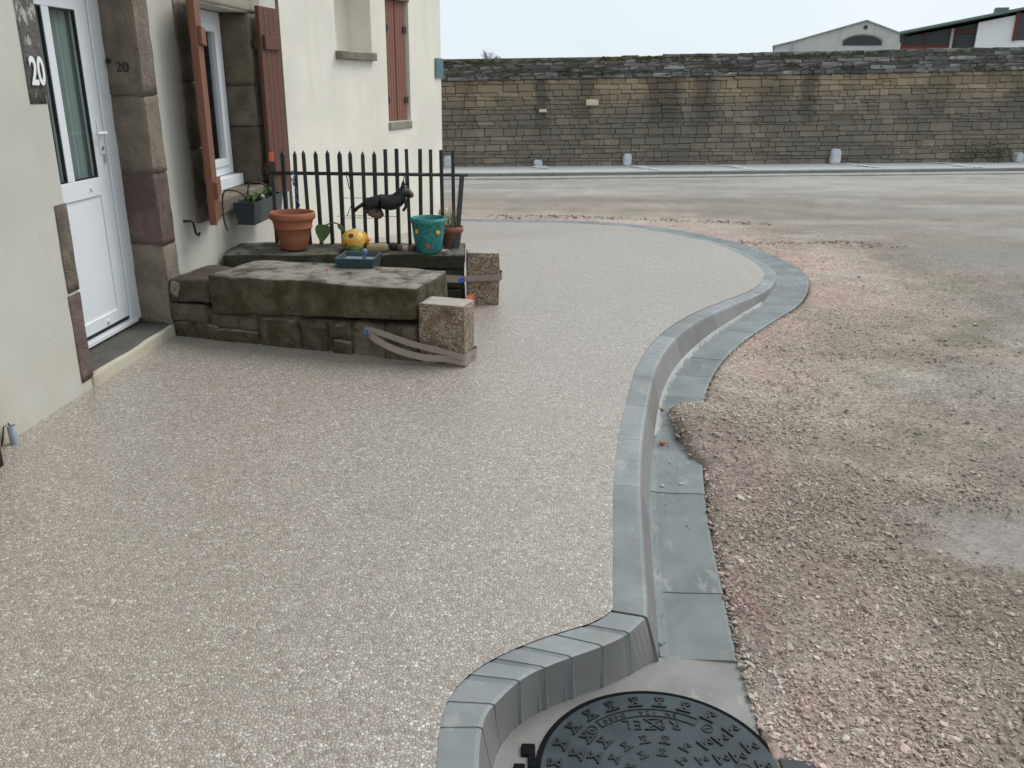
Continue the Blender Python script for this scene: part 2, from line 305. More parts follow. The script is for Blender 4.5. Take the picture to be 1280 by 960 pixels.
# ------------------------------------------------------------ mesh helpers
class MB:
    def __init__(s): s.v = []; s.f = []
    def add(s, vs, fs):
        o = len(s.v); s.v += [tuple(v) for v in vs]; s.f += [tuple(i+o for i in f) for f in fs]; return s
    def box(s, x0, x1, y0, y1, z0, z1):
        return s.add([(x0, y0, z0), (x1, y0, z0), (x1, y1, z0), (x0, y1, z0), (x0, y0, z1), (x1, y0, z1), (x1, y1, z1), (x0, y1, z1)],
                     [(0, 3, 2, 1), (4, 5, 6, 7), (0, 1, 5, 4), (1, 2, 6, 5), (2, 3, 7, 6), (3, 0, 4, 7)])
    def tube(s, pts, rad, n=8, caps=True):
        pts = [Vector(q) for q in pts]; rads = rad if isinstance(rad, (list, tuple)) else [rad]*len(pts)
        rings = []; u = None
        for i, q in enumerate(pts):
            t = (pts[min(i+1, len(pts)-1)]-pts[max(i-1, 0)]).normalized()
            if u is None: u = t.orthogonal().normalized()
            else: u = (u-t*u.dot(t)).normalized()
            w = t.cross(u); rings.append([q+(u*math.cos(2*math.pi*k/n)+w*math.sin(2*math.pi*k/n))*rads[i] for k in range(n)])
        vs = [v for r_ in rings for v in r_]; fs = []
        for i in range(len(pts)-1):
            for k in range(n): fs.append((i*n+k, i*n+(k+1) % n, (i+1)*n+(k+1) % n, (i+1)*n+k))
        if caps: fs += [tuple(reversed(range(n))), tuple((len(pts)-1)*n+k for k in range(n))]
        return s.add(vs, fs)
    def lathe(s, prof, n=32, c=(0, 0, 0), wob=None):
        vs = []; fs = []
        for (r_, z) in prof:
            for k in range(n):
                a = 2*math.pi*k/n; q = r_*(1 if wob is None else wob(a, z)); vs.append((c[0]+q*math.cos(a), c[1]+q*math.sin(a), c[2]+z))
        for i in range(len(prof)-1):
            for k in range(n): fs.append((i*n+k, i*n+(k+1) % n, (i+1)*n+(k+1) % n, (i+1)*n+k))
        return s.add(vs, fs)
    def prism(s, poly, z0, z1):
        n = len(poly); vs = [(x, y, z0) for x, y in poly]+[(x, y, z1) for x, y in poly]
        return s.add(vs, [tuple(reversed(range(n))), tuple(range(n, 2*n))]+[(i, (i+1) % n, n+(i+1) % n, n+i) for i in range(n)])
    def prism_x(s, poly, x0, x1):      # polygon in (y, z), extruded along x
        n = len(poly); vs = [(x0, a, b) for a, b in poly]+[(x1, a, b) for a, b in poly]
        return s.add(vs, [tuple(reversed(range(n))), tuple(range(n, 2*n))]+[(i, (i+1) % n, n+(i+1) % n, n+i) for i in range(n)])
    def mesh(s, name, mat, smooth=False):
        me = bpy.data.meshes.new(name); me.from_pydata(s.v, [], s.f); me.materials.append(MAT[mat] if isinstance(mat, str) else mat)
        if smooth: me.polygons.foreach_set('use_smooth', [True]*len(me.polygons))
        bm = bmesh.new(); bm.from_mesh(me); bmesh.ops.recalc_face_normals(bm, faces=bm.faces); bm.to_mesh(me); bm.free()
        me.update(); return me
    def obj(s, name, mat, parent=None, smooth=False, bevel=0., loc=None, rot=None):
        return link(name, s.mesh(name, mat, smooth), parent, bevel, loc, rot)
def link(name, me, parent=None, bevel=0., loc=None, rot=None, scale=None):
    o = bpy.data.objects.new(name, me); COL.objects.link(o); o.parent = parent
    if loc is not None: o.location = loc
    if rot is not None: o.rotation_euler = rot
    if scale is not None: o.scale = scale
    if bevel:
        b = o.modifiers.new('bevel', 'BEVEL'); b.width = bevel; b.segments = 2; b.limit_method = 'ANGLE'
    return o
def tag(o, label=None, cat=None, group=None, kind=None):
    if label: o['label'] = label
    if cat: o['category'] = cat
    if group: o['group'] = group
    if kind: o['kind'] = kind
    return o
def thing(name, label, cat, loc=(0, 0, 0), rz=0., group=None):
    o = bpy.data.objects.new(name, None); COL.objects.link(o); o.location = loc; o.rotation_euler = (0, 0, rz); o.empty_display_size = .1
    return tag(o, label, cat, group)
def rock_mesh(name, x0, x1, y0, y1, z0, z1, mat, seed=0, amp=.012, rnd=.25, cuts=9, freq=5., warp=None):
    """a hewn block: subdivided box, corners rounded, faces uneven"""
    bm = bmesh.new(); bmesh.ops.create_cube(bm, size=2.)
    bmesh.ops.subdivide_edges(bm, edges=bm.edges[:], cuts=cuts, use_grid_fill=True)
    c = Vector(((x0+x1)/2, (y0+y1)/2, (z0+z1)/2)); hx, hy, hz = (x1-x0)/2, (y1-y0)/2, (z1-z0)/2
    rr = rnd*min(hx, hy, hz); off = Vector((seed*3.1, seed*1.7, seed*.9))
    for v in bm.verts:
        q = Vector((v.co.x*hx, v.co.y*hy, v.co.z*hz))
        k = Vector((max(-hx+rr, min(hx-rr, q.x)), max(-hy+rr, min(hy-rr, q.y)), max(-hz+rr, min(hz-rr, q.z))))
        d = q-k
        if d.length > 1e-9: q = k+d.normalized()*rr*.999 if sum(abs(a) > 1e-9 for a in d) > 1 else k+d
        n = q.normalized(); w = c+q
        q = w+Vector((mnoise.noise(w*freq+off), mnoise.noise(w*freq+off+Vector((9, 0, 0))), mnoise.noise(w*freq+off+Vector((0, 9, 0)))))*amp
        q += n*mnoise.noise(w*freq*3.1+off)*amp*.5
        v.co = warp(q) if warp else q
    me = bpy.data.meshes.new(name); bm.to_mesh(me); bm.free(); me.materials.append(MAT[mat])
    me.polygons.foreach_set('use_smooth', [True]*len(me.polygons)); return me
def rock(name, x0, x1, y0, y1, z0, z1, mat, parent=None, **kw):
    return link(name, rock_mesh(name, x0, x1, y0, y1, z0, z1, mat, **kw), parent)
def text_mesh(name, body, size, depth, mat, xform, bold_=0.):
    cu = bpy.data.curves.new(name, 'FONT'); cu.body = body; cu.size = size; cu.extrude = depth; cu.offset = bold_; cu.align_x = 'CENTER'; cu.align_y = 'CENTER'
    cu.resolution_u = 4
    to = bpy.data.objects.new('t', cu); COL.objects.link(to); dg = bpy.context.evaluated_depsgraph_get(); dg.update()
    me = bpy.data.meshes.new_from_object(to.evaluated_get(dg)); bpy.data.objects.remove(to); bpy.data.curves.remove(cu)
    me.name = name; me.transform(xform); me.materials.clear(); me.materials.append(MAT[mat]); return me
def mesh_from_arrays(name, V, Fc, mat, cols=None, layer='Col', smooth=False, extra=None):
    """V (n,3), Fc (m,k) all the same k"""
    me = bpy.data.meshes.new(name); n, m, k = len(V), len(Fc), Fc.shape[1]
    me.vertices.add(n); me.vertices.foreach_set('co', V.astype(np.float32).ravel())
    me.loops.add(m*k); me.loops.foreach_set('vertex_index', Fc.astype(np.int32).ravel())
    me.polygons.add(m); me.polygons.foreach_set('loop_start', np.arange(0, m*k, k, dtype=np.int32))
    me.update(calc_edges=True); me.validate()
    for ln, cc in [(layer, cols)]+list((extra or {}).items()):
        if cc is None: continue
        a = me.color_attributes.new(ln, 'FLOAT_COLOR', 'POINT'); c4 = np.ones((n, 4), np.float32); c4[:, :cc.shape[1]] = cc; a.data.foreach_set('color', c4.ravel())
    me.materials.append(MAT[mat]); me.polygons.foreach_set('use_smooth', [smooth]*m); me.update(); return me

# ------------------------------------------------------------ noise and plan curves
def vnoise(x, y, seed=0):
    xi = np.floor(x).astype(np.int64); yi = np.floor(y).astype(np.int64); xf = x-xi; yf = y-yi
    def hsh(a, b):
        h = (a*374761393+b*668265263+seed*974634541) & 0xffffffff; h = ((h ^ (h >> 13))*1274126177) & 0xffffffff; return ((h ^ (h >> 16)) & 0xffff)/65535.
    u = xf*xf*(3-2*xf); v = yf*yf*(3-2*yf)
    return (hsh(xi, yi)*(1-u)+hsh(xi+1, yi)*u)*(1-v)+(hsh(xi, yi+1)*(1-u)+hsh(xi+1, yi+1)*u)*v
def fbm(x, y, seed=0, oct=4):
    s = 0; a = .5; t = 0
    for k in range(oct): s = s+a*vnoise(x*2**k, y*2**k, seed+k*17); t += a; a *= .5
    return s/t
def ssn(a, b, x):
    t = np.clip((x-a)/(b-a), 0, 1); return t*t*(3-2*t)
def zpav(x, y): return .15-.125*ssn(5, 8, y)*np.maximum(ssn(-1.5, 1.5, x), ssn(8, 10, y))
def spline(pts, step=.02):
    P = np.array(pts, float); P = np.vstack([2*P[0]-P[1], P, 2*P[-1]-P[-2]]); out = []
    for i in range(1, len(P)-2):
        for t in np.linspace(0, 1, 24, endpoint=False):
            p0, p1, p2, p3 = P[i-1:i+3]
            out.append(.5*((2*p1)+(-p0+p2)*t+(2*p0-5*p1+4*p2-p3)*t*t+(-p0+3*p1-3*p2+p3)*t**3))
    out.append(P[-2]); out = np.array(out); d = np.r_[0, np.cumsum(np.hypot(*np.diff(out, axis=0).T))]
    s = np.arange(0, d[-1], step); s = np.r_[s, d[-1]]
    return np.c_[np.interp(s, d, out[:, 0]), np.interp(s, d, out[:, 1])], s
O_CURVE = [(-.05, .9), (-.12, 1.25), (-.155, 1.45), (-.168, 1.615), (-.164, 1.751), (-.135, 1.851), (-.053, 1.957), (.084, 2.056), (.246, 2.14), (.312, 2.206)]
F_CURVE = [(.05, .95), (-.02, 1.28), (-.055, 1.47), (-.068, 1.60), (-.06, 1.732), (-.026, 1.806), (.041, 1.895), (.125, 1.957), (.313, 2.068), (.412, 2.179)]
B_CURVE = [(.07, .96), (-.003, 1.29), (-.035, 1.48), (-.048, 1.61), (-.038, 1.745), (-.008, 1.835), (.052, 1.915), (.15, 1.982), (.318, 2.075), (.452, 2.178)]
O_MAIN = [(.312, 2.206), (.348, 2.541), (.406, 3.055), (.48, 3.532), (.562, 3.947), (.681, 4.484), (.814, 4.911), (.995, 5.335), (1.255, 5.811), (1.575, 6.29), (1.942, 6.834),
          (2.192, 7.382), (2.317, 7.89), (2.30, 8.55), (2.13, 9.235), (1.762, 9.85), (1.30, 10.27), (.718, 10.466), (-.423, 10.508), (-1.4, 10.53)]
oc, oc_s = spline(O_CURVE); om, om_s = spline(O_MAIN)
def offs(P, d):
    t = np.gradient(P, axis=0); t /= np.linalg.norm(t, axis=1)[:, None]; return P+np.c_[t[:, 1], -t[:, 0]]*np.asarray(d).reshape(-1, 1)
g_out = offs(om, np.full(len(om), .385))           # outer edge of the gutter
def in_poly(px, py, poly):
    c = np.zeros(px.shape, bool); n = len(poly)
    for i in range(n):
        x0, y0 = poly[i]; x1, y1 = poly[(i+1) % n]
        if y0 == y1: continue
        c ^= ((y0 > py) != (y1 > py)) & (px < (x1-x0)*(py-y0)/(y1-y0)+x0)
    return c
def poly_dist(px, py, line):
    d = np.full(px.shape, 1e9)
    for i in range(len(line)-1):
        a = line[i]; b = line[i+1]; ab = b-a; t = np.clip(((px-a[0])*ab[0]+(py-a[1])*ab[1])/(ab@ab+1e-12), 0, 1)
        d = np.minimum(d, np.hypot(px-a[0]-t*ab[0], py-a[1]-t*ab[1]))
    return d

# ------------------------------------------------------------ ground sheet of dirt and gravel
edge = g_out[::8]
edge_poly = np.vstack([[(.70, -20)], [(.66, 1.5)], [(.69, 2.05)], edge, [(-3, 10.9), (-30, 10.9), (-30, -20)]])
edge_line = np.vstack([[(.70, -2)], [(.66, 1.5)], [(.69, 2.05)], edge])
def masks(x, y):
    d = poly_dist(x, y, edge_line)
    sp = np.exp(-(((x-1.95)/.55)**2+((y-2.95)/.40)**2))          # smooth damp patch
    sp = ssn(.35, .95, sp+.55*(fbm(x*3, y*3, 5)-.5))
    far = ssn(9.6, 11.6, y+.8*(fbm(x*.7, y*.7, 3)-.5))
    gritty = np.clip(1-.55*ssn(1.2, 2.6, d+.9*(fbm(x*1.3, y*1.3, 9)-.5)), 0, 1)*(1-.8*sp)*(1-.85*far)
    return d, sp, far, gritty
def ground_col(x, y):
    d, sp, far, gritty = masks(x, y)
    n1 = fbm(x*.9, y*.9, 1, 5)[:, None]; n2 = fbm(x*2.3, y*2.3, 2, 4)[:, None]; n3 = fbm(x*.5, y*1.4, 4, 5)[:, None]
    beige = np.array([.415, .35, .295]); brown = np.array([.315, .266, .218]); olive = np.array([.285, .255, .195]); pink = np.array([.45, .325, .285]); grey = np.array([.30, .277, .25])
    c = beige+(brown-beige)*ssn(.35, .65, n1); c = c+(olive-c)*.8*ssn(.5, .7, n2)*ssn(.3, .8, d)[:, None]
    c = c+(grey-c)*(.8*ssn(.9, 2.6, d)[:, None]*ssn(.32, .55, n3))
    pk = (np.exp(-(d/.5)**2)*ssn(.35, .62, fbm(x*1.7+3, y*1.7, 6)))[:, None]; c = c+(pink-c)*pk*.85
    pk2 = (np.exp(-(((x-.95)/.3)**2+((y-3.5)/.45)**2)))[:, None]; c = c+(np.array([.36, .265, .24])-c)*pk2*.6
    rd = (np.exp(-(((x-.80)/.06)**2+((y-2.45)/.3)**2))+.8*np.exp(-(((x-1.13)/.07)**2+((y-2.72)/.06)**2)))[:, None]; c = c+(np.array([.34, .17, .18])-c)*np.clip(rd*(.3+fbm(x*14,y*14,90)[:, None]), 0, 1)*.5
    cem = np.exp(-(((x-.74)/.06)**2+((y-2.02)/.22)**2))[:, None]; c = c+(np.array([.46, .42, .37])-c)*cem*.6
    pinkfar = (ssn(8.6, 9.6, y)*(1-ssn(10.9, 11.8, y))*ssn(4.2, 2.0, x))[:, None]; c = c+(np.array([.40, .335, .295])-c)*pinkfar*.7
    c = c+(np.array([.33, .30, .29])-c)*sp[:, None]*.7
    pd = ssn(.58, .74, fbm(x*.8+7, y*1.6, 21, 4))[:, None]*ssn(1.4, 2.4, x)[:, None]*(1-far[:, None]); c = c+(np.array([.42, .385, .345])-c)*pd*.75
    tr_ = np.exp(-((y-4.35+.62*(x-1.9)+.25*(fbm(x*2, y*0+1, 31)-.5))/.10)**2)*ssn(1.5, 2., x); c = c+(np.array([.44, .39, .31])-c)*(tr_*.75)[:, None]
    tr2 = np.exp(-((y-3.62+.5*(x-1.5)+.2*(fbm(x*2, y*0+4, 32)-.5))/.08)**2)*ssn(1.25, 1.6, x)*ssn(2.9, 2.4, x)+np.exp(-((y-5.2+.35*(x-2.2)+.3*(fbm(x*2, y*0+6, 33)-.5))/.14)**2)*ssn(1.9, 2.4, x); c = c+(np.array([.46, .405, .335])-c)*(np.clip(tr2, 0, 1)*.55)[:, None]
    band = ssn(10.6, 11.7, y+.03*x)*(1-ssn(12.8, 13.5, y-.03*x)); c = c+(np.array([.24, .215, .185])-c)*(band*(.55+.6*(fbm(x*.5, y*2, 8)-.5)))[:, None]
    pale = ssn(12.9, 14.2, y-.05*x+1.3*(fbm(x*.35, y*1.5, 12)-.5)); c = c+(np.array([.345, .328, .305])*(.88+.3*fbm(x*.6, y*2.2, 99))[:, None]-c)*pale[:, None]
    c2 = ssn(4, 7.5, x)*ssn(9, 11, y)*ssn(.42, .6, fbm(x*.45, y*.9, 15)); c = c+(np.array([.345, .338, .322])-c)*(c2*.7)[:, None]
    mot = (fbm(x*.9, y*3.2, 120, 5)-.5)[:, None]; c = c*(1-.22*ssn(.45, 1.5, d)[:, None]*(1-.5*far[:, None]))*(1+.45*mot*far[:, None]+.35*(fbm(x*4, y*5, 125, 4)-.5)[:, None])
    dust = ssn(.60, .70, fbm(x*.6, y*2.0, 130, 5))*far; c = c+(np.array([.42, .395, .36])-c)*(dust*.3)[:, None]
    dk = ssn(3.2, 4.6, x)*ssn(5, 7, y)*(1-ssn(10, 12, y))*ssn(.4, .62, fbm(x*.6, y*1.2, 18)); c = c+(np.array([.235, .225, .205])-c)*(dk*.7)[:, None]
    return c
def ground_z(x, y):
    d, sp, far, gritty = masks(x, y); ins = in_poly(x, y, edge_poly)
    near = np.exp(-((y-3)/4)**2*.5)
    z = -.012+.030*(fbm(x*1.6, y*1.6, 41, 4)-.5)*gritty+.025*(fbm(x*.6, y*.6, 44, 3)-.5)+.008*(fbm(x*7, y*7, 47, 3)-.5)*gritty
    z = z*np.minimum(1, .25+d*2)-.018*ssn(6.0, 6.6, y)*np.exp(-(d/.15)**2)
    z = z-.02*sp+.03*np.exp(-((sp-.35)/.2)**2)*gritty
    z = z+.10*np.exp(-(((x-3.55)/.55)**2+((y-9.35)/.10)**2))*fbm(x*6, y*6, 50)        # scraped ridge
    z = z+.05*np.exp(-(((x-.2)/2.2)**2+((y-11.12)/.07)**2))*fbm(x*5, y*5, 52)
    z = z+.0095*np.maximum(0, x)*ssn(9, 16, y)
    pile = .085*np.maximum(0, 1-(((x-1.04)/.29)**2+((y-3.93)/.44)**2)/(.75+.5*fbm(x*4, y*4, 140, 3)))+.03*np.exp(-(((x-1.35)/.5)**2+((y-3.9)/.6)**2))
    z = np.where(ins, -.20+.9*np.clip(1-d/.02, 0, 1)*.18, z)
    pile = pile*ssn(.775, .87, x)
    zz = np.where(pile > .012, np.maximum(z, pile+.012*(fbm(x*9, y*9, 55)-.5)), z)
    return np.where(ins, np.where((pile > .012) & (y > 3.3), zz, z), np.maximum(z, z+pile*.8))
def axis(segs):
    out = [segs[0][0]]
    for a, b, st in segs: out += list(np.linspace(a, b, max(1, int(round((b-a)/st)))+1)[1:])
    return np.array(out)
gx = axis([(-900, -60, 200), (-60, -8, 8), (-8, -1, .5), (-1, .6, .2), (.6, 3.2, .03), (3.2, 6, .06), (6, 14, .2), (14, 40, 2), (40, 900, 150)])
gy = axis([(-60, -4, 8), (-4, 1.3, .4), (1.3, 5.5, .03), (5.5, 11.5, .045), (11.5, 18, .2), (18, 60, 4), (60, 1500, 240)])
XX, YY = np.meshgrid(gx, gy); fx, fy = XX.ravel(), YY.ravel()
fz = ground_z(fx, fy); fz = np.where((np.abs(fx) > 30) | (fy > 22), -.05, fz)
nx, ny = len(gx), len(gy)
idx = np.arange(nx*ny).reshape(ny, nx); quads = np.stack([idx[:-1, :-1], idx[:-1, 1:], idx[1:, 1:], idx[1:, :-1]], -1).reshape(-1, 4)
gritm = masks(fx, fy)[3]
dgm, _, fgm, ggm = masks(fx, fy)
gme = mesh_from_arrays('ground', np.c_[fx, fy, fz], quads, 'dirt', ground_col(fx, fy)*(1-.26*ggm*np.exp(-np.maximum(0, fy-2.5)*.35))[:, None], smooth=True, extra={'Grit': np.repeat(gritm[:, None], 3, 1)})
tag(link('ground', gme), 'compacted dirt and grit ground right of the kerb', kind='structure')

# loose crushed stone, thousands of low-poly rocks in one object
def rock_variants(n, flat=.7):
    out = []
    bm = bmesh.new(); bmesh.ops.create_icosphere(bm, subdivisions=1, radius=1.)
    base = np.array([v.co[:] for v in bm.verts]); tris = np.array([[v.index for v in f.verts] for f in bm.faces]); bm.free()
    for k in range(n):
        out.append(base*(1+.6*(rng.random((len(base), 1))-.5)*1.6)*np.array([1.1, .5+.35*rng.random(), flat*(.5+.5*rng.random())]))
    return out, tris
rv, rtri = rock_variants(10)
N0 = 260000
sx = .62+5.6*rng.random(N0)**1.25; sy = 1.45+8.6*rng.random(N0)**1.25
d, sp, far, gritty = masks(sx, sy)
dist = np.hypot(sx, sy)
prob = gritty**1.7*np.exp(-np.maximum(0, dist-2.5)*.48)*(.35+1.0*ssn(.35, .6, fbm(sx*2.2, sy*2.2, 61)))
prob *= (1-.5*ssn(.4, .9, d)*ssn(3.0, 3.8, sy))*(1-.6*ssn(1.2, 2.2, d))*(1-.9*sp)
ins = in_poly(sx, sy, edge_poly)
pil = (((sx-1.04)/.30)**2+((sy-3.93)/.45)**2)/(.75+.5*fbm(sx*4, sy*4, 140, 3))+2*(sx < .80) < 1.06
keep = (rng.random(N0) < prob*1.2) & (~ins | (pil & (sy > 3.4)))
keep &= ~((np.hypot(sx-.39, sy-1.707) < .345))
sx, sy = sx[keep][:75000], sy[keep][:75000]
NR = 900      # clods scraped up in two low ridges
rx = np.r_[rng.normal(3.35, .42, NR//2), rng.uniform(-.4, 3.2, NR//2)]; ry = np.r_[9.42-.10*(rx[:NR//2]-3.35)+rng.normal(0, .07, NR//2), 11.12-.22*np.maximum(0, rx[NR//2:]-1)**1.3*.5+rng.normal(0, .06, NR//2)]
nb0 = len(sx); sx = np.r_[sx, rx]; sy = np.r_[sy, ry]; sz = np.maximum(ground_z(sx, sy), -.012)
n = len(sx); rad = np.clip(np.exp(rng.normal(math.log(.0049), .40, n)), .0024, .018)*(1-.25*ssn(1.0, 2.4, masks(sx, sy)[0]))
big_i = rng.random(n) < .014; rad[big_i] *= 1.8; rad[nb0:] = np.clip(np.exp(rng.normal(math.log(.010), .45, n-nb0)), .005, .028)
scol = ground_col(sx, sy)*(.66+.85*rng.random((n, 1))); 
wm = rng.random(n) < .14; scol[wm] = scol[wm]*.4+np.array([.55, .51, .45])*.6
pm = rng.random(n) < .10; scol[pm] = scol[pm]*.55+np.array([.42, .31, .275])*.45
dm = rng.random(n) < .04; scol[dm] *= .65
lb = big_i & (rng.random(n) < .6); scol[lb] = scol[lb]*.35+np.array([.50, .455, .39])*.65
scol = np.clip(scol, .03, .62); scol[nb0:] *= .92
V = np.zeros((n, 12, 3)); var = rng.integers(0, 10, n); ang = rng.random(n)*2*math.pi; tilt = (rng.random(n)-.5)*1.2
for k in range(10):
    m = var == k; V[m] = rv[k][None]
V *= rad[:, None, None]
ct, st = np.cos(tilt)[:, None], np.sin(tilt)[:, None]; x_, z_ = V[:, :, 0]*ct-V[:, :, 2]*st, V[:, :, 0]*st+V[:, :, 2]*ct
ca, sa = np.cos(ang)[:, None], np.sin(ang)[:, None]; y_ = V[:, :, 1]
V = np.stack([x_*ca-y_*sa+sx[:, None], x_*sa+y_*ca+sy[:, None], z_+sz[:, None]+rad[:, None]*.22], -1)
Fc = (rtri[None]+(np.arange(n)*12)[:, None, None]).reshape(-1, 3)
tag(link('gravel', mesh_from_arrays('gravel', V.reshape(-1, 3), Fc, 'stones', np.repeat(scol, 12, 0))), 'loose crushed stone spread beside the gutter', kind='stuff')

# ------------------------------------------------------------ resin paving
H1 = Vector((-2.182, 3.473, 0)); H1R = -math.atan(.054)      # house frames: local y runs along the wall, local x points out to the street
H2 = Vector((-1.959, 7.6, 0)); H2R = -R(20.755)
left = [(-1.1, 10.53), (-1.15, 10.6), (-2.4, 7.7), (-2.5, 3.4), (-2.8, -3)]
poly = [(-.02, -3), (-.05, .9)]+[tuple(q) for q in oc[::3]]+[tuple(q) for q in om[4:-40:5]]+left
poly_a = np.array(poly)
inner = []
for yy in np.arange(-2.8, 10.5, .22):
    for xx in np.arange(-2.6, 2.4, .22):
        inner.append((xx+.05*(yy % .44), yy))
ia = np.array(inner); keep = in_poly(ia[:, 0], ia[:, 1], poly_a) & (poly_dist(ia[:, 0], ia[:, 1], np.vstack([poly_a, poly_a[:1]])) > .08)
pts = [Vector(q) for q in poly]+[Vector(q) for q in ia[keep]]
vo, eo, fo, *_ = delaunay_2d_cdt(pts, [], [list(range(len(poly)))], 1, 1e-5)
mb = MB(); mb.add([(v.x, v.y, float(zpav(v.x, v.y))) for v in vo], [tuple(f) for f in fo])
tag(mb.obj('pavement', 'resin', smooth=True), 'beige resin bound gravel paving in front of the house', kind='structure')

# ------------------------------------------------------------ kerb and gutter
kerb = bpy.data.objects.new('kerb', None); COL.objects.link(kerb); tag(kerb, kind='structure')
gutter = bpy.data.objects.new('gutter', None); COL.objects.link(gutter); tag(gutter, kind='structure')
def resample(pts, ts):
    P, s = spline(pts, .01); return np.c_[np.interp(ts, s/s[-1], P[:, 0]), np.interp(ts, s/s[-1], P[:, 1])]
def strip(sections, name, mat, parent, bevel=.004):
    """sections: list of rings of points -> closed solid"""
    mb = MB(); k = len(sections[0]); vs = [q for s_ in sections for q in s_]; fs = []
    for i in range(len(sections)-1):
        for j in range(k): fs.append((i*k+j, i*k+(j+1) % k, (i+1)*k+(j+1) % k, (i+1)*k+j))
    fs += [tuple(range(k)), tuple((len(sections)-1)*k+j for j in reversed(range(k)))]
    mb.add(vs, fs); return mb.obj(name, mat, parent, smooth=False)
def kerb_section(o, f, b, zt, cham=.012):
    o = Vector((*o, 0)); f = Vector((*f, 0)); b = Vector((*b, 0)); e = (o-f).normalized(); zb = -.15
    c1 = f+e*cham; ht = max(zt, .012)
    c2 = f+(b-f)*min(.3, .018/ht)
    return [Vector((o.x, o.y, zb)), Vector((o.x, o.y, zt)), Vector((c1.x, c1.y, zt)), Vector((f.x, f.y, zt-.004)), Vector((c2.x, c2.y, zt-.016 if ht > .03 else zt-.006)), Vector((b.x, b.y, 0)), Vector((b.x, b.y, zb))]
# curved run by the manhole: short stones with wide damp joints between
Lc = oc_s[-1]; cuts = [0]; s = .0
while s < Lc-.02:
    s += random.choice((.095, .12, .15, .11)); cuts.append(min(s, Lc))
for i in range(len(cuts)-1):
    a, b = cuts[i]/Lc, cuts[i+1]/Lc; j = random.choice((.004, .006, .013))/Lc
    for (t0, t1, nm, mt, dz) in ((a, b-2*j, 'kerb_stone', 'kerb', 0), (b-2*j, b, 'joint', 'darkjoint', -.0025)):
        if i == len(cuts)-2:
            if nm == 'joint': continue
            t1 = b
        ts = np.linspace(t0, t1, 5); oo, ff, bb = resample(O_CURVE, ts), resample(F_CURVE, ts), resample(B_CURVE, ts)
        secs = [kerb_section(oo[k], ff[k], bb[k], float(zpav(*oo[k]))-.003+dz) for k in range(5)]
        if dz: secs = [[q if abs(q.z) > .149 else Vector((q.x-(q.x-secs[k][0].x)*.02, q.y-(q.y-secs[k][0].y)*.02, q.z)) for q in sct] for k, sct in enumerate(secs)]
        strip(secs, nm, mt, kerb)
# main run
def main_at(s_):
    x = np.interp(s_, om_s, om[:, 0]); y = np.interp(s_, om_s, om[:, 1]); e = 1e-3
    tx = np.interp(s_+e, om_s, om[:, 0])-np.interp(s_-e, om_s, om[:, 0]); ty = np.interp(s_+e, om_s, om[:, 1])-np.interp(s_-e, om_s, om[:, 1])
    l = math.hypot(tx, ty); return np.array([x, y]), np.array([ty/l, -tx/l])
joints = [0, .86, 1.34, 1.77, 2.23]
while joints[-1] < om_s[-1]-.5: joints.append(joints[-1]+.42)
joints.append(om_s[-1])
for i in range(len(joints)-1):
    a, b = joints[i]+.001, joints[i+1]-.001
    ns = 9; secs = []
    for s_ in np.linspace(a, b, ns):
        o, nn = main_at(s_); zt = float(zpav(*o))-.003; tall = float(ssn(.02, .12, np.array(zt-.02)))
        f = o+nn*.105; bb = f+nn*(.006+.042*tall)
        if s_ < .1:      # mitred into the corner stone
            k = 1-s_/.1; f = f*(1-k)+np.array([.412, 2.179])*k; bb = bb*(1-k)+np.array([.455, 2.168])*k
        secs.append(kerb_section(o, f, bb, zt))
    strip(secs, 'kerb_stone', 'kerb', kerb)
gj = [-.02, .36, .66, 1.14, 1.6]
while gj[-1] < om_s[-1]-.5: gj.append(gj[-1]+.40)
gj.append(om_s[-1])
for i in range(len(gj)-1):
    a, b = gj[i]+.001, gj[i+1]-.001; secs = []
    tw = random.uniform(-.002, .002)
    for s_ in np.linspace(max(a, 0), b, 7):
        o, nn = main_at(s_); zt = float(zpav(*o))-.003; tall = float(ssn(.02, .12, np.array(zt-.02)))
        i0 = .105+.006+.042*tall-.002; i1 = .385
        ring = [(i0, -.12), (i0, -.003+tw), (i0+.03, -.008+tw), (i0+.10, -.006+tw), (i1-.012, .002+tw), (i1, -.004+tw), (i1, -.12)]
        secs.append([Vector((*(o+nn*w), z)) for w, z in ring])
    strip(secs, 'gutter_slab', 'gutter', gutter)
# rough mortar fillet at the foot of the kerb
for (a, b, wid) in ((.05, 1.05, .028), (1.75, 4.9, .026)):
    secs = []; nn_ = int((b-a)/.035)
    for k, s_ in enumerate(np.linspace(a, b, nn_)):
        o, nn = main_at(s_); zt = float(zpav(*o))-.003; tall = float(ssn(.02, .12, np.array(zt-.02)))
        i0 = .105+.004+.042*tall; w = wid*(.55+.7*random.random())*(1 if 0 < k < nn_-1 else .3)
        secs.append([Vector((*(o+nn*q), z)) for q, z in ((i0-.01, -.02), (i0-.004, .010), (i0+w*.6, .003+.003*random.random()), (i0+w, -.0095))])
    strip(secs, 'mortar_fillet', 'lightmortar' if a > 1 else 'gutter', gutter)
# mortar apron round the manhole
ap = [tuple(q) for q in resample(B_CURVE, np.linspace(.02, 1, 30))]+[(.468, 2.20), (.715, 2.185)]+[(.705, 2.05), (.685, 1.93), (.672, 1.8), (.66, 1.5), (.66, 1.0), (.5, .9)]
mb = MB(); mb.prism(ap, -.12, -.0075); tag(mb.obj('apron', 'apron'), 'smooth mortar bed around the manhole cover', kind='structure')

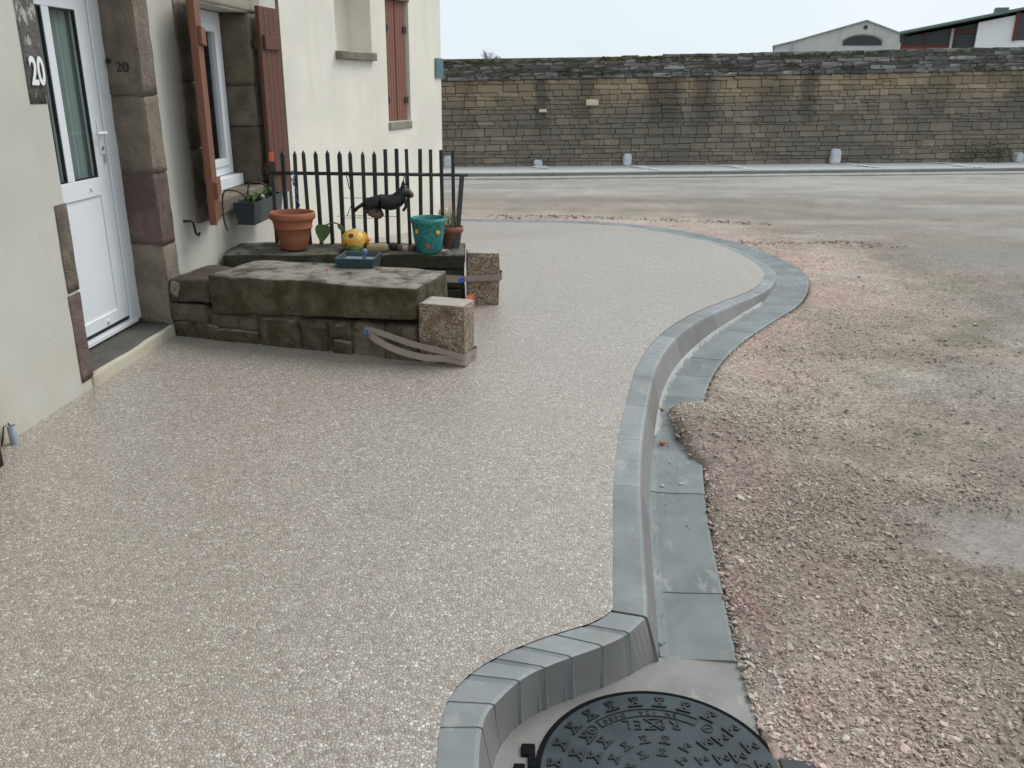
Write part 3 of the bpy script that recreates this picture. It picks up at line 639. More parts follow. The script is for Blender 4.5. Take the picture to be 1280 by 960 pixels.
# ------------------------------------------------------------ manhole cover
mh = thing('manhole_cover', 'round black cast iron manhole cover with raised pattern and lettering in the mortar', 'manhole cover', (.39, 1.707, 0))
n = 72
def disc(mb, r0, z0, z1):
    mb.prism([(r0*math.cos(2*math.pi*k/n), r0*math.sin(2*math.pi*k/n)) for k in range(n)], z0, z1)
def ringm(mb, ri, ro, z0, z1):
    mb.lathe([(ri, z0), (ri, z1), (ro, z1), (ro, z0), (ri, z0)], n)
mb = MB(); disc(mb, .323, -.05, -.0035); mb.obj('gap', 'pit', mh)
mb = MB(); ringm(mb, .317, .322, -.02, -.003); mb.obj('frame', 'pit', mh)
lid = MB(); disc(lid, .309, -.03, .0); lid = lid.obj('cover', 'castiron', mh, bevel=.004)
# studs
st = MB()
st.prism([(-.018, .0125), (-.018, .0175), (.018, .0175), (.018, .0125)], -.001, .0045)
st.prism([(-.014, .0125), (-.0065, .0125), (.008, -.006), (.003, -.009)], -.001, .0042)
st.prism([(.013, .0125), (.004, .0125), (-.001, .0045), (.0035, -.0005)], -.001, .0036)
st.prism([(-.012, -.0125), (-.013, -.0085), (-.004, -.003), (.000, -.0065)], -.001, .0042)
st.prism([(-.012, -.0165), (-.013, -.0125), (.009, -.0115), (.011, -.0155)], -.001, .0044)
st.prism([(.009, -.0115), (.004, -.0115), (.003, -.0055), (.008, -.006)], -.001, .0040)
stm = st.mesh('stud', 'castblack'); fn = bpy.data.objects.new
def stud(r_, a, sc_=1.):
    o = link('stud', stm, lid, loc=(r_*math.cos(a), r_*math.sin(a), 0), rot=(0, 0, a-math.pi/2+math.pi), scale=(sc_, sc_, sc_))
for k in range(24): stud(.272, 2*math.pi*(k+.5)/24, 1.12)
for k in range(20):
    a = 2*math.pi*k/20
    if not (R(48) < a < R(132)): stud(.222, a, 1.1)
for k in range(18):
    a = 2*math.pi*k/18
    if not (R(58) < a < R(122)): stud(.177, a, 1.05)
for k in range(14): stud(.127, 2*math.pi*k/14, .85)
for k in range(9): stud(.08, 2*math.pi*k/9, .75)
# lettering: read from the far side
flip = Matrix.Rotation(math.pi, 4, 'Z')
def bold(body, size, x, y, depth=.0025, ang=0.):
    return text_mesh('lettering', body, size, depth, 'castblack', Matrix.Translation((x, y, .001)) @ Matrix.Rotation(math.pi+ang, 4, 'Z'))
for ch, x in (('R', .066), ('E', -.036), ('L', -.067)):
    me = bold(ch, .050, x, .180); link('letter', me, lid)
lg = MB()   # barred X drawn wider than the other letters
lg.prism([(-.018, .204), (.036, .204), (.036, .199), (-.018, .199)], -.001, .004)
lg.prism([(-.016, .199), (-.008, .199), (.032, .160), (.024, .160)], -.001, .004)
lg.prism([(.024, .199), (.031, .199), (-.012, .160), (-.019, .160)], -.001, .0044)
lg.prism([(-.019, .160), (-.019, .1645), (.012, .1645), (.012, .160)], -.001, .004)
lg.prism([(.031, .199), (.036, .199), (.036, .168), (.031, .168)], -.001, .0042)
lg.prism([(-.006, .188), (-.006, .191), (.034, .170), (.034, .166)], -.001, .0036)
lg.obj('letter', 'castblack', lid)
pl = MB(); arc = [(.243*math.cos(t), .243*math.sin(t)) for t in np.linspace(R(57), R(128), 26)]+[(.213*math.cos(t), .213*math.sin(t)) for t in np.linspace(R(128), R(57), 26)]
pl.lathe([(0, 0)], 3) if False else None
for k in range(25):
    a0, a1 = np.linspace(R(57), R(128), 26)[k:k+2]
    for ra, rb in ((.240, .243), (.213, .216)): pl.prism([(ra*math.cos(a0), ra*math.sin(a0)), (ra*math.cos(a1), ra*math.sin(a1)), (rb*math.cos(a1), rb*math.sin(a1)), (rb*math.cos(a0), rb*math.sin(a0))], -.001, .0032)
for a in (R(57), R(128)):
    ca, sa = math.cos(a), math.sin(a); pl.prism([(.213*ca+.002*sa, .213*sa-.002*ca), (.243*ca+.002*sa, .243*sa-.002*ca), (.243*ca-.002*sa, .243*sa+.002*ca), (.213*ca-.002*sa, .213*sa+.002*ca)], -.001, .003)
pl.obj('plate_rim', 'castblack', lid)
s_ = "EN 124  D400"
for k, ch in enumerate(s_):
    if ch == ' ': continue
    a = R(72)+(R(123)-R(72))*k/(len(s_)-1)
    me = text_mesh('lettering', ch, .022, .0018, 'castblack', Matrix.Rotation(a-math.pi/2, 4, 'Z') @ Matrix.Translation((0, .228, .001)) @ Matrix.Rotation(math.pi, 4, 'Z'))
    link('small_letter', me, lid)
for a in (R(136), R(48)):
    mb = MB(); mb.lathe([(.013, 0), (.013, .003), (.016, .003), (.016, 0)], 20, (.226*math.cos(a), .226*math.sin(a), 0)); mb.box(.226*math.cos(a)-.006, .226*math.cos(a)+.006, .226*math.sin(a)-.002, .226*math.sin(a)+.002, 0, .003); mb.obj('emblem', 'castblack', lid)
mb = MB(); mb.lathe([(.0, .0005), (.018, .0006), (.020, .003), (.024, .003), (.024, 0)], 24, (.215, .02, 0)); mb.obj('keyhole_boss', 'castblack', lid)
mb = MB(); mb.lathe([(.0, .0045), (.028, .004), (.03, 0)], 24); mb.obj('centre_boss', 'castiron', lid)
mb = MB(); mb.box(-.355, -.318, .065, .105, -.02, .003); mb.box(-.338, -.318, .02, .066, -.02, .002); mb.box(-.375, -.345, -.01, .035, -.02, .003); mb.obj('hinge_lug', 'pit', mh, bevel=.004)
mb = MB(); mb.prism([(.312, .06), (.345, .055), (.40, .05), (.40, -.06), (.312, -.06)], -.02, .004); mb.obj('frame_flange', 'castblack', mh, bevel=.002)

# ------------------------------------------------------------ near house
def wall_mesh(y0, y1, z0, z1, opens, name, mat, parent, back):
    """street face at x=0 with openings (ya, yb, za, zb, depth, closed), then sides and back"""
    ys = sorted({y0, y1, *[o[0] for o in opens], *[o[1] for o in opens]}); zs = sorted({z0, z1, *[o[2] for o in opens], *[o[3] for o in opens]})
    mb = MB()
    for a, b in zip(ys[:-1], ys[1:]):
        for c, d in zip(zs[:-1], zs[1:]):
            my, mz = (a+b)/2, (c+d)/2
            if any(o[0] < my < o[1] and o[2] < mz < o[3] for o in opens): continue
            mb.add([(0, a, c), (0, b, c), (0, b, d), (0, a, d)], [(0, 1, 2, 3)])
    for ya, yb, za, zb, dp, closed in opens:
        for q in ([(0, ya, za), (-dp, ya, za), (-dp, ya, zb), (0, ya, zb)], [(0, yb, za), (0, yb, zb), (-dp, yb, zb), (-dp, yb, za)],
                  [(0, ya, za), (0, yb, za), (-dp, yb, za), (-dp, ya, za)], [(0, ya, zb), (-dp, ya, zb), (-dp, yb, zb), (0, yb, zb)]): mb.add(q, [(0, 1, 2, 3)])
        if closed: mb.add([(-dp, ya, za), (-dp, yb, za), (-dp, yb, zb), (-dp, ya, zb)], [(0, 1, 2, 3)])
    for q in ([(0, y0, z0), (back, y0, z0), (back, y0, z1), (0, y0, z1)], [(0, y1, z0), (0, y1, z1), (back, y1, z1), (back, y1, z0)], [(back, y0, z0), (back, y1, z0), (back, y1, z1), (back, y0, z1)],
              [(0, y0, z1), (0, y1, z1), (back, y1, z1), (back, y0, z1)]): mb.add(q, [(0, 1, 2, 3)])
    me = bpy.data.meshes.new(name); me.from_pydata(mb.v, [], mb.f); me.materials.append(MAT[mat]); return link(name, me, parent)
h1 = thing('house', 'cream rendered house with white door and reddish brown shutters, number 20', 'house', H1, H1R)
wall_mesh(-9, 4.13, -.3, 5.4, [(.648, 1.755, .20, 2.32, .30, False), (2.30, 3.56, .86, 2.11, .30, False)], 'wall', 'plaster', h1, -6)
mb = MB(); mb.prism_x([(-9.3, 5.3), (4.3, 5.3), (4.3, 5.5), (-9.3, 5.5)], -.1, .1) if False else mb.add([(.35, -9.2, 5.25), (.35, 4.2, 5.25), (-3, 4.2, 7.2), (-3, -9.2, 7.2), (-6.3, -9.2, 5.25), (-6.3, 4.2, 5.25), (.35, -9.2, 5.42), (.35, 4.2, 5.42), (-3, 4.2, 7.38), (-3, -9.2, 7.38), (-6.3, -9.2, 5.42), (-6.3, 4.2, 5.42)],
    [(0, 1, 2, 3), (3, 2, 5, 4), (6, 9, 8, 7), (9, 10, 11, 8), (0, 6, 7, 1), (4, 5, 11, 10), (0, 3, 9, 6), (3, 4, 10, 9), (1, 7, 8, 2), (2, 8, 11, 5)]); mb.obj('roof', 'tile', h1)
mb = MB(); mb.box(-.62, -.60, .3, 3.9, .1, 2.5); mb.obj('dark_interior', 'room', h1)
# door surround
sh = lambda q: Vector((q.x, q.y-q.x*.24 if q.y < 1.7 else q.y, q.z))
for z0, z1, mt, sd_ in ((.20, .7, 'jamb', 1), (.703, 1.120, 'jamb_pink', 2), (1.123, 1.550, 'jamb', 3), (1.553, 2.33, 'jamb', 4)):
    rock('jamb_stone', -.30, .008, 1.592, 1.772, z0, z1, mt, h1, seed=sd_, amp=.007, rnd=.07, warp=sh, freq=7, cuts=11)
mb = MB(); mb.prism([(-.29, 1.672), (-.002, 1.60), (-.002, 1.77), (-.29, 1.77)], .2, 2.33); mb.obj('joint_mortar', 'lintel', h1)
rock('jamb_stone', -.2, .006, .512, .66, 1.528, 2.33, 'slate', h1, seed=5, amp=.005, rnd=.1)['label'] = 'dark stone patch painted with the white number 20'
rock('jamb_stone', -.2, .006, .556, .66, .655, 1.08, 'jamb', h1, seed=6, amp=.006, rnd=.1)
rock('jamb_stone', -.2, .006, .552, .66, .20, .65, 'jamb_pink', h1, seed=7, amp=.006, rnd=.1)
rock('lintel_stone', -.3, .01, .5, 1.8, 2.335, 2.62, 'jamb', h1, seed=8, amp=.006, rnd=.1)
rock('threshold', -.34, -.012, .662, 1.64, .12, .222, 'threshold', h1, seed=9, amp=.004, rnd=.12)
rock('threshold_edge', -.03, .012, .642, 1.70, .10, .216, 'plaster', h1, seed=10, amp=.009, rnd=.3, freq=8)
TX_W = Matrix(((0, 0, 1, 0), (1, 0, 0, 0), (0, 1, 0, 0), (0, 0, 0, 1)))      # text facing +x
TX_R = Matrix(((1, 0, 0, 0), (0, 0, -1, 0), (0, 1, 0, 0), (0, 0, 0, 1)))     # text facing -y
me = text_mesh('house_number', '20', .165, .0015, 'white', Matrix.Translation((.0155, .584, 1.665)) @ TX_W @ Matrix.Scale(.68, 4, (1, 0, 0)), .004); o = link('house_number', me, h1)
o['label'] = 'white painted number 20'
sl = MB(); sl.box(.0075, .0095, .515, .653, 1.84, 1.99); 
me = text_mesh('house_number', '20', .078, .002, 'blackpaint', Matrix.Translation((-.10, 1.600, 1.70)) @ TX_R); o = link('house_number', me, h1); o['label'] = 'black number 20'
mb = MB(); mb.lathe([(0, .0), (.013, .002), (.015, .012), (0, .016)], 12); o = mb.obj('bell_push', 'blackpaint', h1, smooth=True, loc=(-.185, 1.627, 1.735), rot=(R(90), 0, 0))
# white door
dr = MB(); x0, x1 = -.262, -.222
Y0, Y1 = .80, 1.527
for a, b, c, d in ((Y0, .90, .29, 2.22), (1.10, 1.166, 1.12, 1.98), (1.41, Y1, .29, 2.22), (.90, 1.41, .29, .36), (.90, 1.41, 1.02, 1.12), (.90, 1.41, 1.98, 2.22)): dr.box(x0, x1, a, b, c, d)
door = dr.obj('door', 'pvc', h1, bevel=.004); door['label'] = 'white plastic door with tall narrow panes'
mb = MB(); mb.box(-.26, -.212, .70, .795, .245, 2.3); mb.box(-.26, -.212, 1.532, 1.70, .245, 2.3); mb.box(-.26, -.212, .795, 1.532, 2.226, 2.3); mb.box(-.26, -.205, .795, 1.60, .235, .262); mb.obj('door_frame', 'pvc', door, bevel=.004)
mb = MB(); mb.box(-.255, -.240, .795, 1.532, .262, .285); mb.box(-.258, -.228, 1.528, 1.531, .27, 2.22); mb.obj('gasket', 'gasket', door)
mb = MB(); mb.box(-.256, -.232, .90, 1.41, .36, 1.02); mb.obj('panel', 'pvc', door)
for a, b in ((.90, 1.10), (1.166, 1.41)):
    mb = MB(); mb.box(-.247, -.243, a, b, 1.12, 1.98); mb.obj('pane', 'glass', door)
    mb = MB(); 
    for c, d, e, f in ((a, a+.008, 1.12, 1.98), (b-.008, b, 1.12, 1.98), (a, b, 1.12, 1.128), (a, b, 1.972, 1.98)): mb.box(-.242, -.2255, c, d, e, f)
    mb.obj('glazing_seal', 'gasket', door)
mb = MB(); vs = []; fs = []; N_ = 90
for k in range(N_):
    y = .82+.72*k/(N_-1); x = -.285+.012*math.sin(k*.75)+.006*math.sin(k*1.9+1); vs += [(x, y, 1.05), (x, y, 2.05)]
for k in range(N_-1): fs.append((2*k, 2*k+2, 2*k+3, 2*k+1))
mb.add(vs, fs); mb.obj('curtain', 'curtain', door, smooth=True)
mb = MB(); mb.box(-.222, -.214, 1.455, 1.488, 1.24, 1.43); mb.tube([(-.222, 1.472, 1.355), (-.175, 1.472, 1.355), (-.17, 1.46, 1.355), (-.17, 1.36, 1.357)], [.010, .010, .010, .008], 8); mb.obj('handle', 'pvc', door, bevel=.002)
mb = MB(); mb.tube([(-.216, 1.472, 1.272), (-.205, 1.472, 1.272)], .010, 10); mb.tube([(-.212, 1.49, 1.24), (-.2125, 1.49, 1.19)], .006, 6); mb.obj('lock', 'steel', door)
mb = MB(); mb.tube([(-.232, 1.31, 1.07), (-.214, 1.31, 1.07)], .012, 12); mb.obj('cap', 'pvc', door)
mb = MB(); mb.tube([(-.232, 1.28, .32), (-.21, 1.28, .32)], .011, 10); mb.obj('cap', 'pvc', door)
# window
for z0, z1, sd_ in ((.78, 1.22, 21), (1.222, 1.62, 22), (1.622, 2.11, 23)):
    rock('jamb_stone', -.30, .010, 2.12, 2.335, z0, z1, 'jamb', h1, seed=sd_, amp=.006, rnd=.06)
for z0, z1, mt, sd_ in ((.865, 1.30, 'jamb_tan', 25), (1.302, 1.60, 'jamb', 26), (1.602, 2.11, 'jamb_tan', 27)):
    rock('jamb_stone', -.30, .010, 3.40, 3.60, z0, z1, mt, h1, seed=sd_, amp=.007, rnd=.06, cuts=10)
rock('lintel_stone', -.30, .012, 2.15, 3.70, 2.115, 2.36, 'lintel', h1, seed=28, amp=.005, rnd=.1)
rock('sill_stone', -.30, .03, 2.12, 3.72, .752, .862, 'jamb', h1, seed=29, amp=.006, rnd=.2)
wn = MB()
for a, b, c, d in ((2.35, 2.53, .955, 2.105), (3.29, 3.385, .955, 2.105), (2.53, 3.29, .955, 1.02), (2.53, 3.29, 2.02, 2.105), (2.86, 2.93, 1.02, 2.02)): wn.box(-.26, -.20, a, b, c, d)
win = wn.obj('window', 'pvc', h1, bevel=.005)
for a, b in ((2.53, 2.86), (2.93, 3.29)):
    mb = MB()
    for c, d, e, f in ((a, a+.055, 1.02, 2.02), (b-.055, b, 1.02, 2.02), (a+.055, b-.055, 1.02, 1.075), (a+.055, b-.055, 1.965, 2.02)): mb.box(-.245, -.187, c, d, e, f)
    mb.obj('sash', 'pvc', win, bevel=.005)
    mb = MB(); mb.box(-.222, -.218, a+.055, b-.055, 1.075, 1.965); mb.obj('pane', 'glass', win)
mb = MB(); mb.box(-.255, -.13, 2.35, 3.395, .866, .95); mb.obj('window_sill', 'pvc', win, bevel=.006)
# shutters: a board with battens, planks told apart by grooves
def shutter(parent, loc, rz, wid, z0, z1, mat, sgn=1, battens=True, name_label=None, thick=.032):
    """board runs along local +y*sgn from the hinge"""
    npl = 4; brd = MB()
    for k in range(npl):
        a, b = sgn*(wid*k/npl+.0015), sgn*(wid*(k+1)/npl-.0015); brd.box(0, thick, min(a, b), max(a, b), z0, z1)
    brd.box(.006, thick-.006, min(0, sgn*wid), max(0, sgn*wid), z0+.002, z1-.002)
    o = brd.obj('shutter', mat, parent, bevel=.003, loc=loc, rot=(0, 0, rz))
    if name_label: o['label'] = name_label
    if battens:
        for zz in (z0+.16, z1-.30):
            m_ = MB(); a, b = sgn*.03, sgn*(wid-.03); m_.box(thick+.001, thick+.024, min(a, b), max(a, b), zz, zz+.10); m_.obj('batten', mat, o, bevel=.003)
    for zz in (z0+.19, z1-.27):
        m_ = MB(); m_.box(-.004, 0, min(sgn*.0, sgn*wid*.7), max(sgn*.0, sgn*wid*.7), zz, zz+.035); m_.tube([(-.006, -.008*sgn, zz-.03), (-.006, -.008*sgn, zz+.06)], .012, 8); m_.box(-.04, -.004, -.022, .022, zz-.005, zz+.03); m_.obj('hinge', 'rust', o)
    return o
shutter(h1, (.035, 2.335, 0), R(18), .42, .775, 2.14, 'shutter', -1, True, 'reddish brown shutter folded back, seen edge on', .042)
shutter(h1, (.055, 3.425, 0), R(-6), .34, .775, 2.16, 'shutter_dark', 1, True, 'dark reddish brown shutter beyond the window')
mb = MB(); mb.tube([(0, 1.93, .80), (.05, 1.93, .80), (.055, 1.945, .79), (.055, 1.97, .715), (.06, 1.99, .70), (.065, 2.005, .715)], .008, 8); mb.obj('shutter_hook', 'blackiron', h1, smooth=True)
mb = MB(); mb.tube([(.012, 4.118, -.05), (.012, 4.118, 5.4)], .011, 8); mb.obj('cable', simple('tan_cable', (.22, .19, .14), .8), h1, smooth=True)
mb = MB(); mb.tube([(-.01, .155, .08), (.05, .0, .08)], .02, 8) if False else None
# downpipe at the left edge of the view
dp = thing('drainpipe', 'dark rusty pipe running down the wall at the left edge', 'drainpipe', H1+Vector((.055, -.315, .15)), H1R)
mb = MB(); mb.tube([(0, 0, -.03), (0, 0, .38)], .055, 20); mb.obj('pipe', 'rust', dp, smooth=True)
mb = MB(); mb.tube([(0, 0, .36), (0, 0, 5.0)], .042, 16); mb.obj('upper_pipe', 'greyiron', dp, smooth=True)
mb = MB(); mb.box(-.06, .0, -.055, .055, .30, .33); mb.obj('bracket', 'rust', dp)
cd = thing('conduit', 'short grey pipe stub standing at the foot of the cream wall', 'pipe', H1+Vector((.035, -.085, .15)), H1R)
mb = MB(); mb.lathe([(.016, -.02), (.018, .085), (.014, .085), (.013, .02), (0, .018)], 18); mb.obj('pipe', 'pvc_grey', cd, smooth=True)
mb = MB(); mb.tube([(0, 0, .06), (-.004, -.01, .10), (-.02, -.022, .085), (-.03, -.028, .03), (-.04, -.03, .0)], .0035, 6); mb.obj('wire', 'gasket', cd, smooth=True)

# ------------------------------------------------------------ second house, set at an angle
h2 = thing('house', 'paler house beyond the railing with small window niche and closed narrow shutters', 'house', H2, H2R)
wall_mesh(-.02, 3.10, -.3, 5.6, [(.875, 1.525, 1.905, 2.56, .26, True), (1.82, 2.32, 1.24, 2.62, .10, True)], 'wall', 'plaster2', h2, -5)
mb = MB(); mb.add([(.3, -.1, 5.5), (.3, 3.4, 5.5), (-2.5, 3.4, 7.2), (-2.5, -.1, 7.2), (.3, -.1, 5.65), (.3, 3.4, 5.65), (-2.5, 3.4, 7.35), (-2.5, -.1, 7.35), (-5.2, -.1, 5.5), (-5.2, 3.4, 5.5), (-5.2, -.1, 5.65), (-5.2, 3.4, 5.65)],
    [(0, 1, 2, 3), (4, 7, 6, 5), (3, 2, 9, 8), (7, 10, 11, 6), (0, 4, 5, 1), (8, 9, 11, 10), (0, 3, 7, 4), (3, 8, 10, 7), (1, 5, 6, 2), (2, 6, 11, 9)]); mb.obj('roof', 'tile', h2)
rock('sill_stone', -.25, .05, .855, 1.545, 1.825, 1.902, 'lintel', h2, seed=31, amp=.003, rnd=.2)
rock('sill_stone', -.1, .014, 1.815, 2.33, 1.155, 1.236, 'lintel', h2, seed=32, amp=.003, rnd=.15)
rock('lintel_stone', -.1, .014, 1.815, 2.33, 2.42, 2.64, 'lintel', h2, seed=33, amp=.003, rnd=.15)
for k, (yy, sg) in enumerate(((1.835, 1), (2.285, -1))):
    o = shutter(h2, (-.06, yy, 0), 0, .222, 1.242, 2.415, 'shutter_faded', sg, False)
    for zz in (1.42, 2.12):
        m_ = MB(); a, b = sg*-.012, sg*.06; m_.box(.033, .045, min(a, b), max(a, b), zz, zz+.06); m_.obj('hinge_plate', 'rust', o)
mb = MB(); mb.box(-.06, -.022, 2.055, 2.065, 1.25, 2.41); mb.obj('cover_strip', 'shutter_dark', h2)
mb = MB(); mb.box(-.09, -.02, 3.06, 3.115, -.2, .33); 
sgn = thing('street_sign', 'small teal plate with a blue centre on the corner of the pale house', 'sign', H2+Matrix.Rotation(H2R, 3, 'Z') @ Vector((0, 3.03, 1.785)), H2R)
mb = MB(); mb.box(.004, .022, -.095, .095, -.105, .105); pl_ = mb.obj('plate', 'teal', sgn, bevel=.004)
mb = MB(); mb.box(.0225, .0245, -.06, .08, -.035, .05); mb.obj('panel', 'teal_light', sgn)
mb = MB(); mb.box(.0, .11, 0, .12, 0, .22)
pk = thing('plinth_block', 'small pale plinth block at the foot of the pale house corner', 'plinth', H2+Matrix.Rotation(H2R, 3, 'Z') @ Vector((0, 2.98, .02)), H2R)
mb = MB(); mb.box(.003, .06, 0, .14, -.05, .17); mb.obj('block', 'plaster', pk, bevel=.008)

# ------------------------------------------------------------ low mossy walls with granite end posts
w1 = thing('low_wall', 'low mossy stone wall with thick slab on top, beside the white door', 'low wall', (-2.09, 5.06, .15), -R(16.5))
rock('stone', 0, .29, 0, .44, .215, .365, 'rubble', w1, seed=41, amp=.014, rnd=.3)['label'] = 'end stone with a scrap of white plaster'
mb = MB(); vs = [(.04+.09*random.random()*0, -.012, .24)]
rock('plaster_scrap', .02, .085, -.008, .02, .245, .335, 'lintel', w1, seed=60, amp=.022, rnd=.5, freq=14)
rock('stone', .0, .26, -.005, .44, .10, .21, 'rubble', w1, seed=42, amp=.014, rnd=.3)
rock('stone', .0, .34, .0, .44, -.06, .095, 'mossy', w1, seed=43, amp=.014, rnd=.3)
tl = lambda q: Vector((q.x, q.y, q.z+(.07-.05*min(1, max(0, (q.z-.16)/.25)))*(q.x-.3)/1.3))
rock('capstone', .30, 1.625, -.012, .50, .168, .405, 'mossy', w1, seed=44, amp=.011, rnd=.16, cuts=16, warp=tl)
xs_ = [.27, .60, .88, 1.06, 1.22, 1.42, 1.63]
for k in range(6):
    zt = .165+.045*(xs_[k]-.3)/1.3
    if k in (0, 3):
        rock('stone', xs_[k], xs_[k+1]-.008, .004, .44, .082, zt, 'rubble', w1, seed=50+k, amp=.012, rnd=.3); rock('stone', xs_[k]+.02, xs_[k+1]-.004, -.004, .44, -.06, .076, 'mossy', w1, seed=70+k, amp=.012, rnd=.3)
    else: rock('stone', xs_[k], xs_[k+1]-.004, -.002 if k % 2 else .004, .44, -.06, zt, 'rubble' if k != 1 else 'mossy', w1, seed=50+k, amp=.013, rnd=.3)
mb = MB(); mb.box(.03, 1.60, .022, .40, -.05, .19); mb.obj('joint_mortar', 'rubble', w1)
for (xa, za, ln) in ((.95, .135, .10), (1.13, .16, .06)):
    rock('mortar_scrap', xa, xa+ln, -.014, .02, za, za+.032, 'rubble', w1, seed=int(xa*90), amp=.02, rnd=.8, freq=14)
pa = thing('granite_post', 'brown granite kerb post at the front end of the nearer low wall', 'stone post', (-2.09, 5.06, .15), -R(16.5), 'granite posts ending the low walls')
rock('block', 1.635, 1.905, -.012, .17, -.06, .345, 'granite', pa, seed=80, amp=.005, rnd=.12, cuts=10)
W2L, W2R = (-2.02, 5.875, .15), R(3.2)
w2_ = thing('low_wall', 'low dark mossy wall carrying the railing and flower pots', 'low wall', W2L, W2R)
rock('capstone', 0.0, .80, -.02, .47, .245, .352, 'mossy_dark', w2_, seed=81, amp=.014, rnd=.3, cuts=10)
rock('capstone', .808, 1.68, -.02, .47, .245, .352, 'mossy_dark', w2_, seed=82, amp=.014, rnd=.3, cuts=10)
for k, (a, b) in enumerate(((0, .36), (.37, .68), (.69, 1.1), (1.11, 1.40), (1.41, 1.675))):
    rock('stone', a, b, .004+.01*(k % 2), .45, .105, .24, 'mossy_dark', w2_, seed=84+k, amp=.012, rnd=.3)
for k, (a, b) in enumerate(((0, .5), (.51, .9), (.91, 1.3), (1.31, 1.675))):
    rock('stone', a, b, .002, .45, -.06, .10, 'mossy_dark', w2_, seed=90+k, amp=.012, rnd=.3)
pb = thing('granite_post', 'reddish granite post at the end of the railing wall, strapped round the middle', 'stone post', W2L, W2R, 'granite posts ending the low walls')
rock('block', 1.69, 1.925, -.012, .13, -.06, .362, 'granite', pb, seed=95, amp=.005, rnd=.12, cuts=10)
# straps
def ribbon(pts, w, th, tilt=0.):
    mb = MB(); P = [Vector(q) for q in pts]; n_ = len(P); vs = []; fs = []
    for i, q in enumerate(P):
        t = (P[min(i+1, n_-1)]-P[max(i-1, 0)]).normalized(); up_ = Vector((0, tilt, 1)); up_ = (up_-t*up_.dot(t)).normalized(); s_ = t.cross(up_)
        vs += [q-up_*w/2-s_*th/2, q+up_*w/2-s_*th/2, q+up_*w/2+s_*th/2, q-up_*w/2+s_*th/2]
    for i in range(n_-1):
        for j in range(4): fs.append((i*4+j, i*4+(j+1) % 4, i*4+4+(j+1) % 4, i*4+4+j))
    fs += [(0, 1, 2, 3), tuple((n_-1)*4+j for j in (3, 2, 1, 0))]; mb.add(vs, fs); return mb
def smooth3(pts, k=6):
    P = [Vector(q) for q in pts]; P = [2*P[0]-P[1]]+P+[2*P[-1]-P[-2]]; out = []
    for i in range(1, len(P)-2):
        for t in range(k):
            t /= k; p0, p1, p2, p3 = P[i-1:i+3]; out.append(.5*((2*p1)+(p2-p0)*t+(2*p0-5*p1+4*p2-p3)*t*t+(3*p1-p0-3*p2+p3)*t**3))
    out.append(P[-2]); return out
s1 = thing('strap', 'grey brown webbing strap looped round the foot of the nearer granite post', 'strap', (-2.09, 5.06, .15), -R(16.5), 'straps round the granite posts')
path = smooth3([(1.70, .19, .05), (1.908, .18, .05), (1.912, .05, .055), (1.905, -.022, .06), (1.80, -.038, .085), (1.62, -.06, .12), (1.46, -.075, .165), (1.37, -.07, .18), (1.325, -.055, .17), (1.335, -.035, .155), (1.40, -.03, .145)])
ribbon(path, .034, .004, .1).obj('upper_band', 'strap', s1, smooth=False)
path = smooth3([(1.34, -.04, .158), (1.40, -.095, .145), (1.52, -.10, .095), (1.68, -.075, .055), (1.82, -.035, .045), (1.905, -.022, .03), (1.912, .03, .022), (1.912, .17, .022)])
ribbon(path, .036, .004, .25).obj('lower_band', 'strap', s1, smooth=False)
mb = MB(); mb.box(-.018, .018, -.003, .003, -.012, .012); mb.obj('blue_tab', 'blue', s1, bevel=.002, loc=(1.352, -.068, .168), rot=(0, R(-10), 0))
s2 = thing('strap', 'grey webbing strap with a blue patch round the middle of the reddish granite post', 'strap', W2L, W2R, 'straps round the granite posts')
path = smooth3([(1.72, .15, .19), (1.932, .14, .19), (1.935, .0, .19), (1.925, -.022, .19), (1.75, -.024, .185), (1.62, -.05, .18), (1.52, -.07, .195), (1.44, -.06, .215), (1.40, -.04, .212), (1.45, -.03, .20), (1.55, -.03, .19), (1.66, -.028, .185)])
ribbon(path, .042, .004, .1).obj('band', 'strap', s2)
mb = MB(); mb.box(-.022, .022, -.003, .003, -.016, .016); mb.obj('blue_tab', 'blue', s2, bevel=.002, loc=(1.655, -.048, .176), rot=(0, R(-14), 0))
bt = thing('brick', 'flat orange red brick standing on edge behind the nearer granite post', 'brick', (-.315, 5.75, .15), -R(9))
mb = MB(); mb.box(-.02, .02, -.17, .17, 0, .085); mb.obj('tile', 'redtile', bt, bevel=.004)

# ------------------------------------------------------------ railing
rl = thing('railing', 'black iron railing with pointed bars standing on the low mossy wall', 'railing', (-1.79, 6.28, .50), R(2))
nb = 17; bar_len = .685
bar = MB(); s_ = .0130
bar.box(-s_, s_, -s_, s_, 0, bar_len-.03); bar.add([(-s_, -s_, bar_len-.03), (s_, -s_, bar_len-.03), (s_, s_, bar_len-.03), (-s_, s_, bar_len-.03), (0, 0, bar_len)], [(0, 1, 4), (1, 2, 4), (2, 3, 4), (3, 0, 4)])
barm = bar.mesh('bar', 'blackiron')
flat = MB(); flat.box(-.0115, .0115, -s_, s_, 0, bar_len+.01); flatm = flat.mesh('bar', 'blackiron')
for k in range(nb):
    xk = .045+k*(1.305/(nb-1)); o = link('bar', barm if k < 10 else flatm, rl, loc=(xk, random.uniform(-.003, .003), random.uniform(-.004, .004)-.01), rot=(random.uniform(-.012, .012), random.uniform(-.014, .014)+(.012 if k < 3 else 0), random.uniform(-.2, .2)))
    if k == 0: o0 = o
mb = MB(); mb.box(-.0150, .0150, -.0150, .0150, .60, .665); o = mb.obj('painted_tip', 'orange', o0)
mb = MB(); mb.tube([(.02, 0, .512), (1.455, 0, .508)], .0125, 8); mb.obj('rail', 'blackiron', rl, smooth=True)
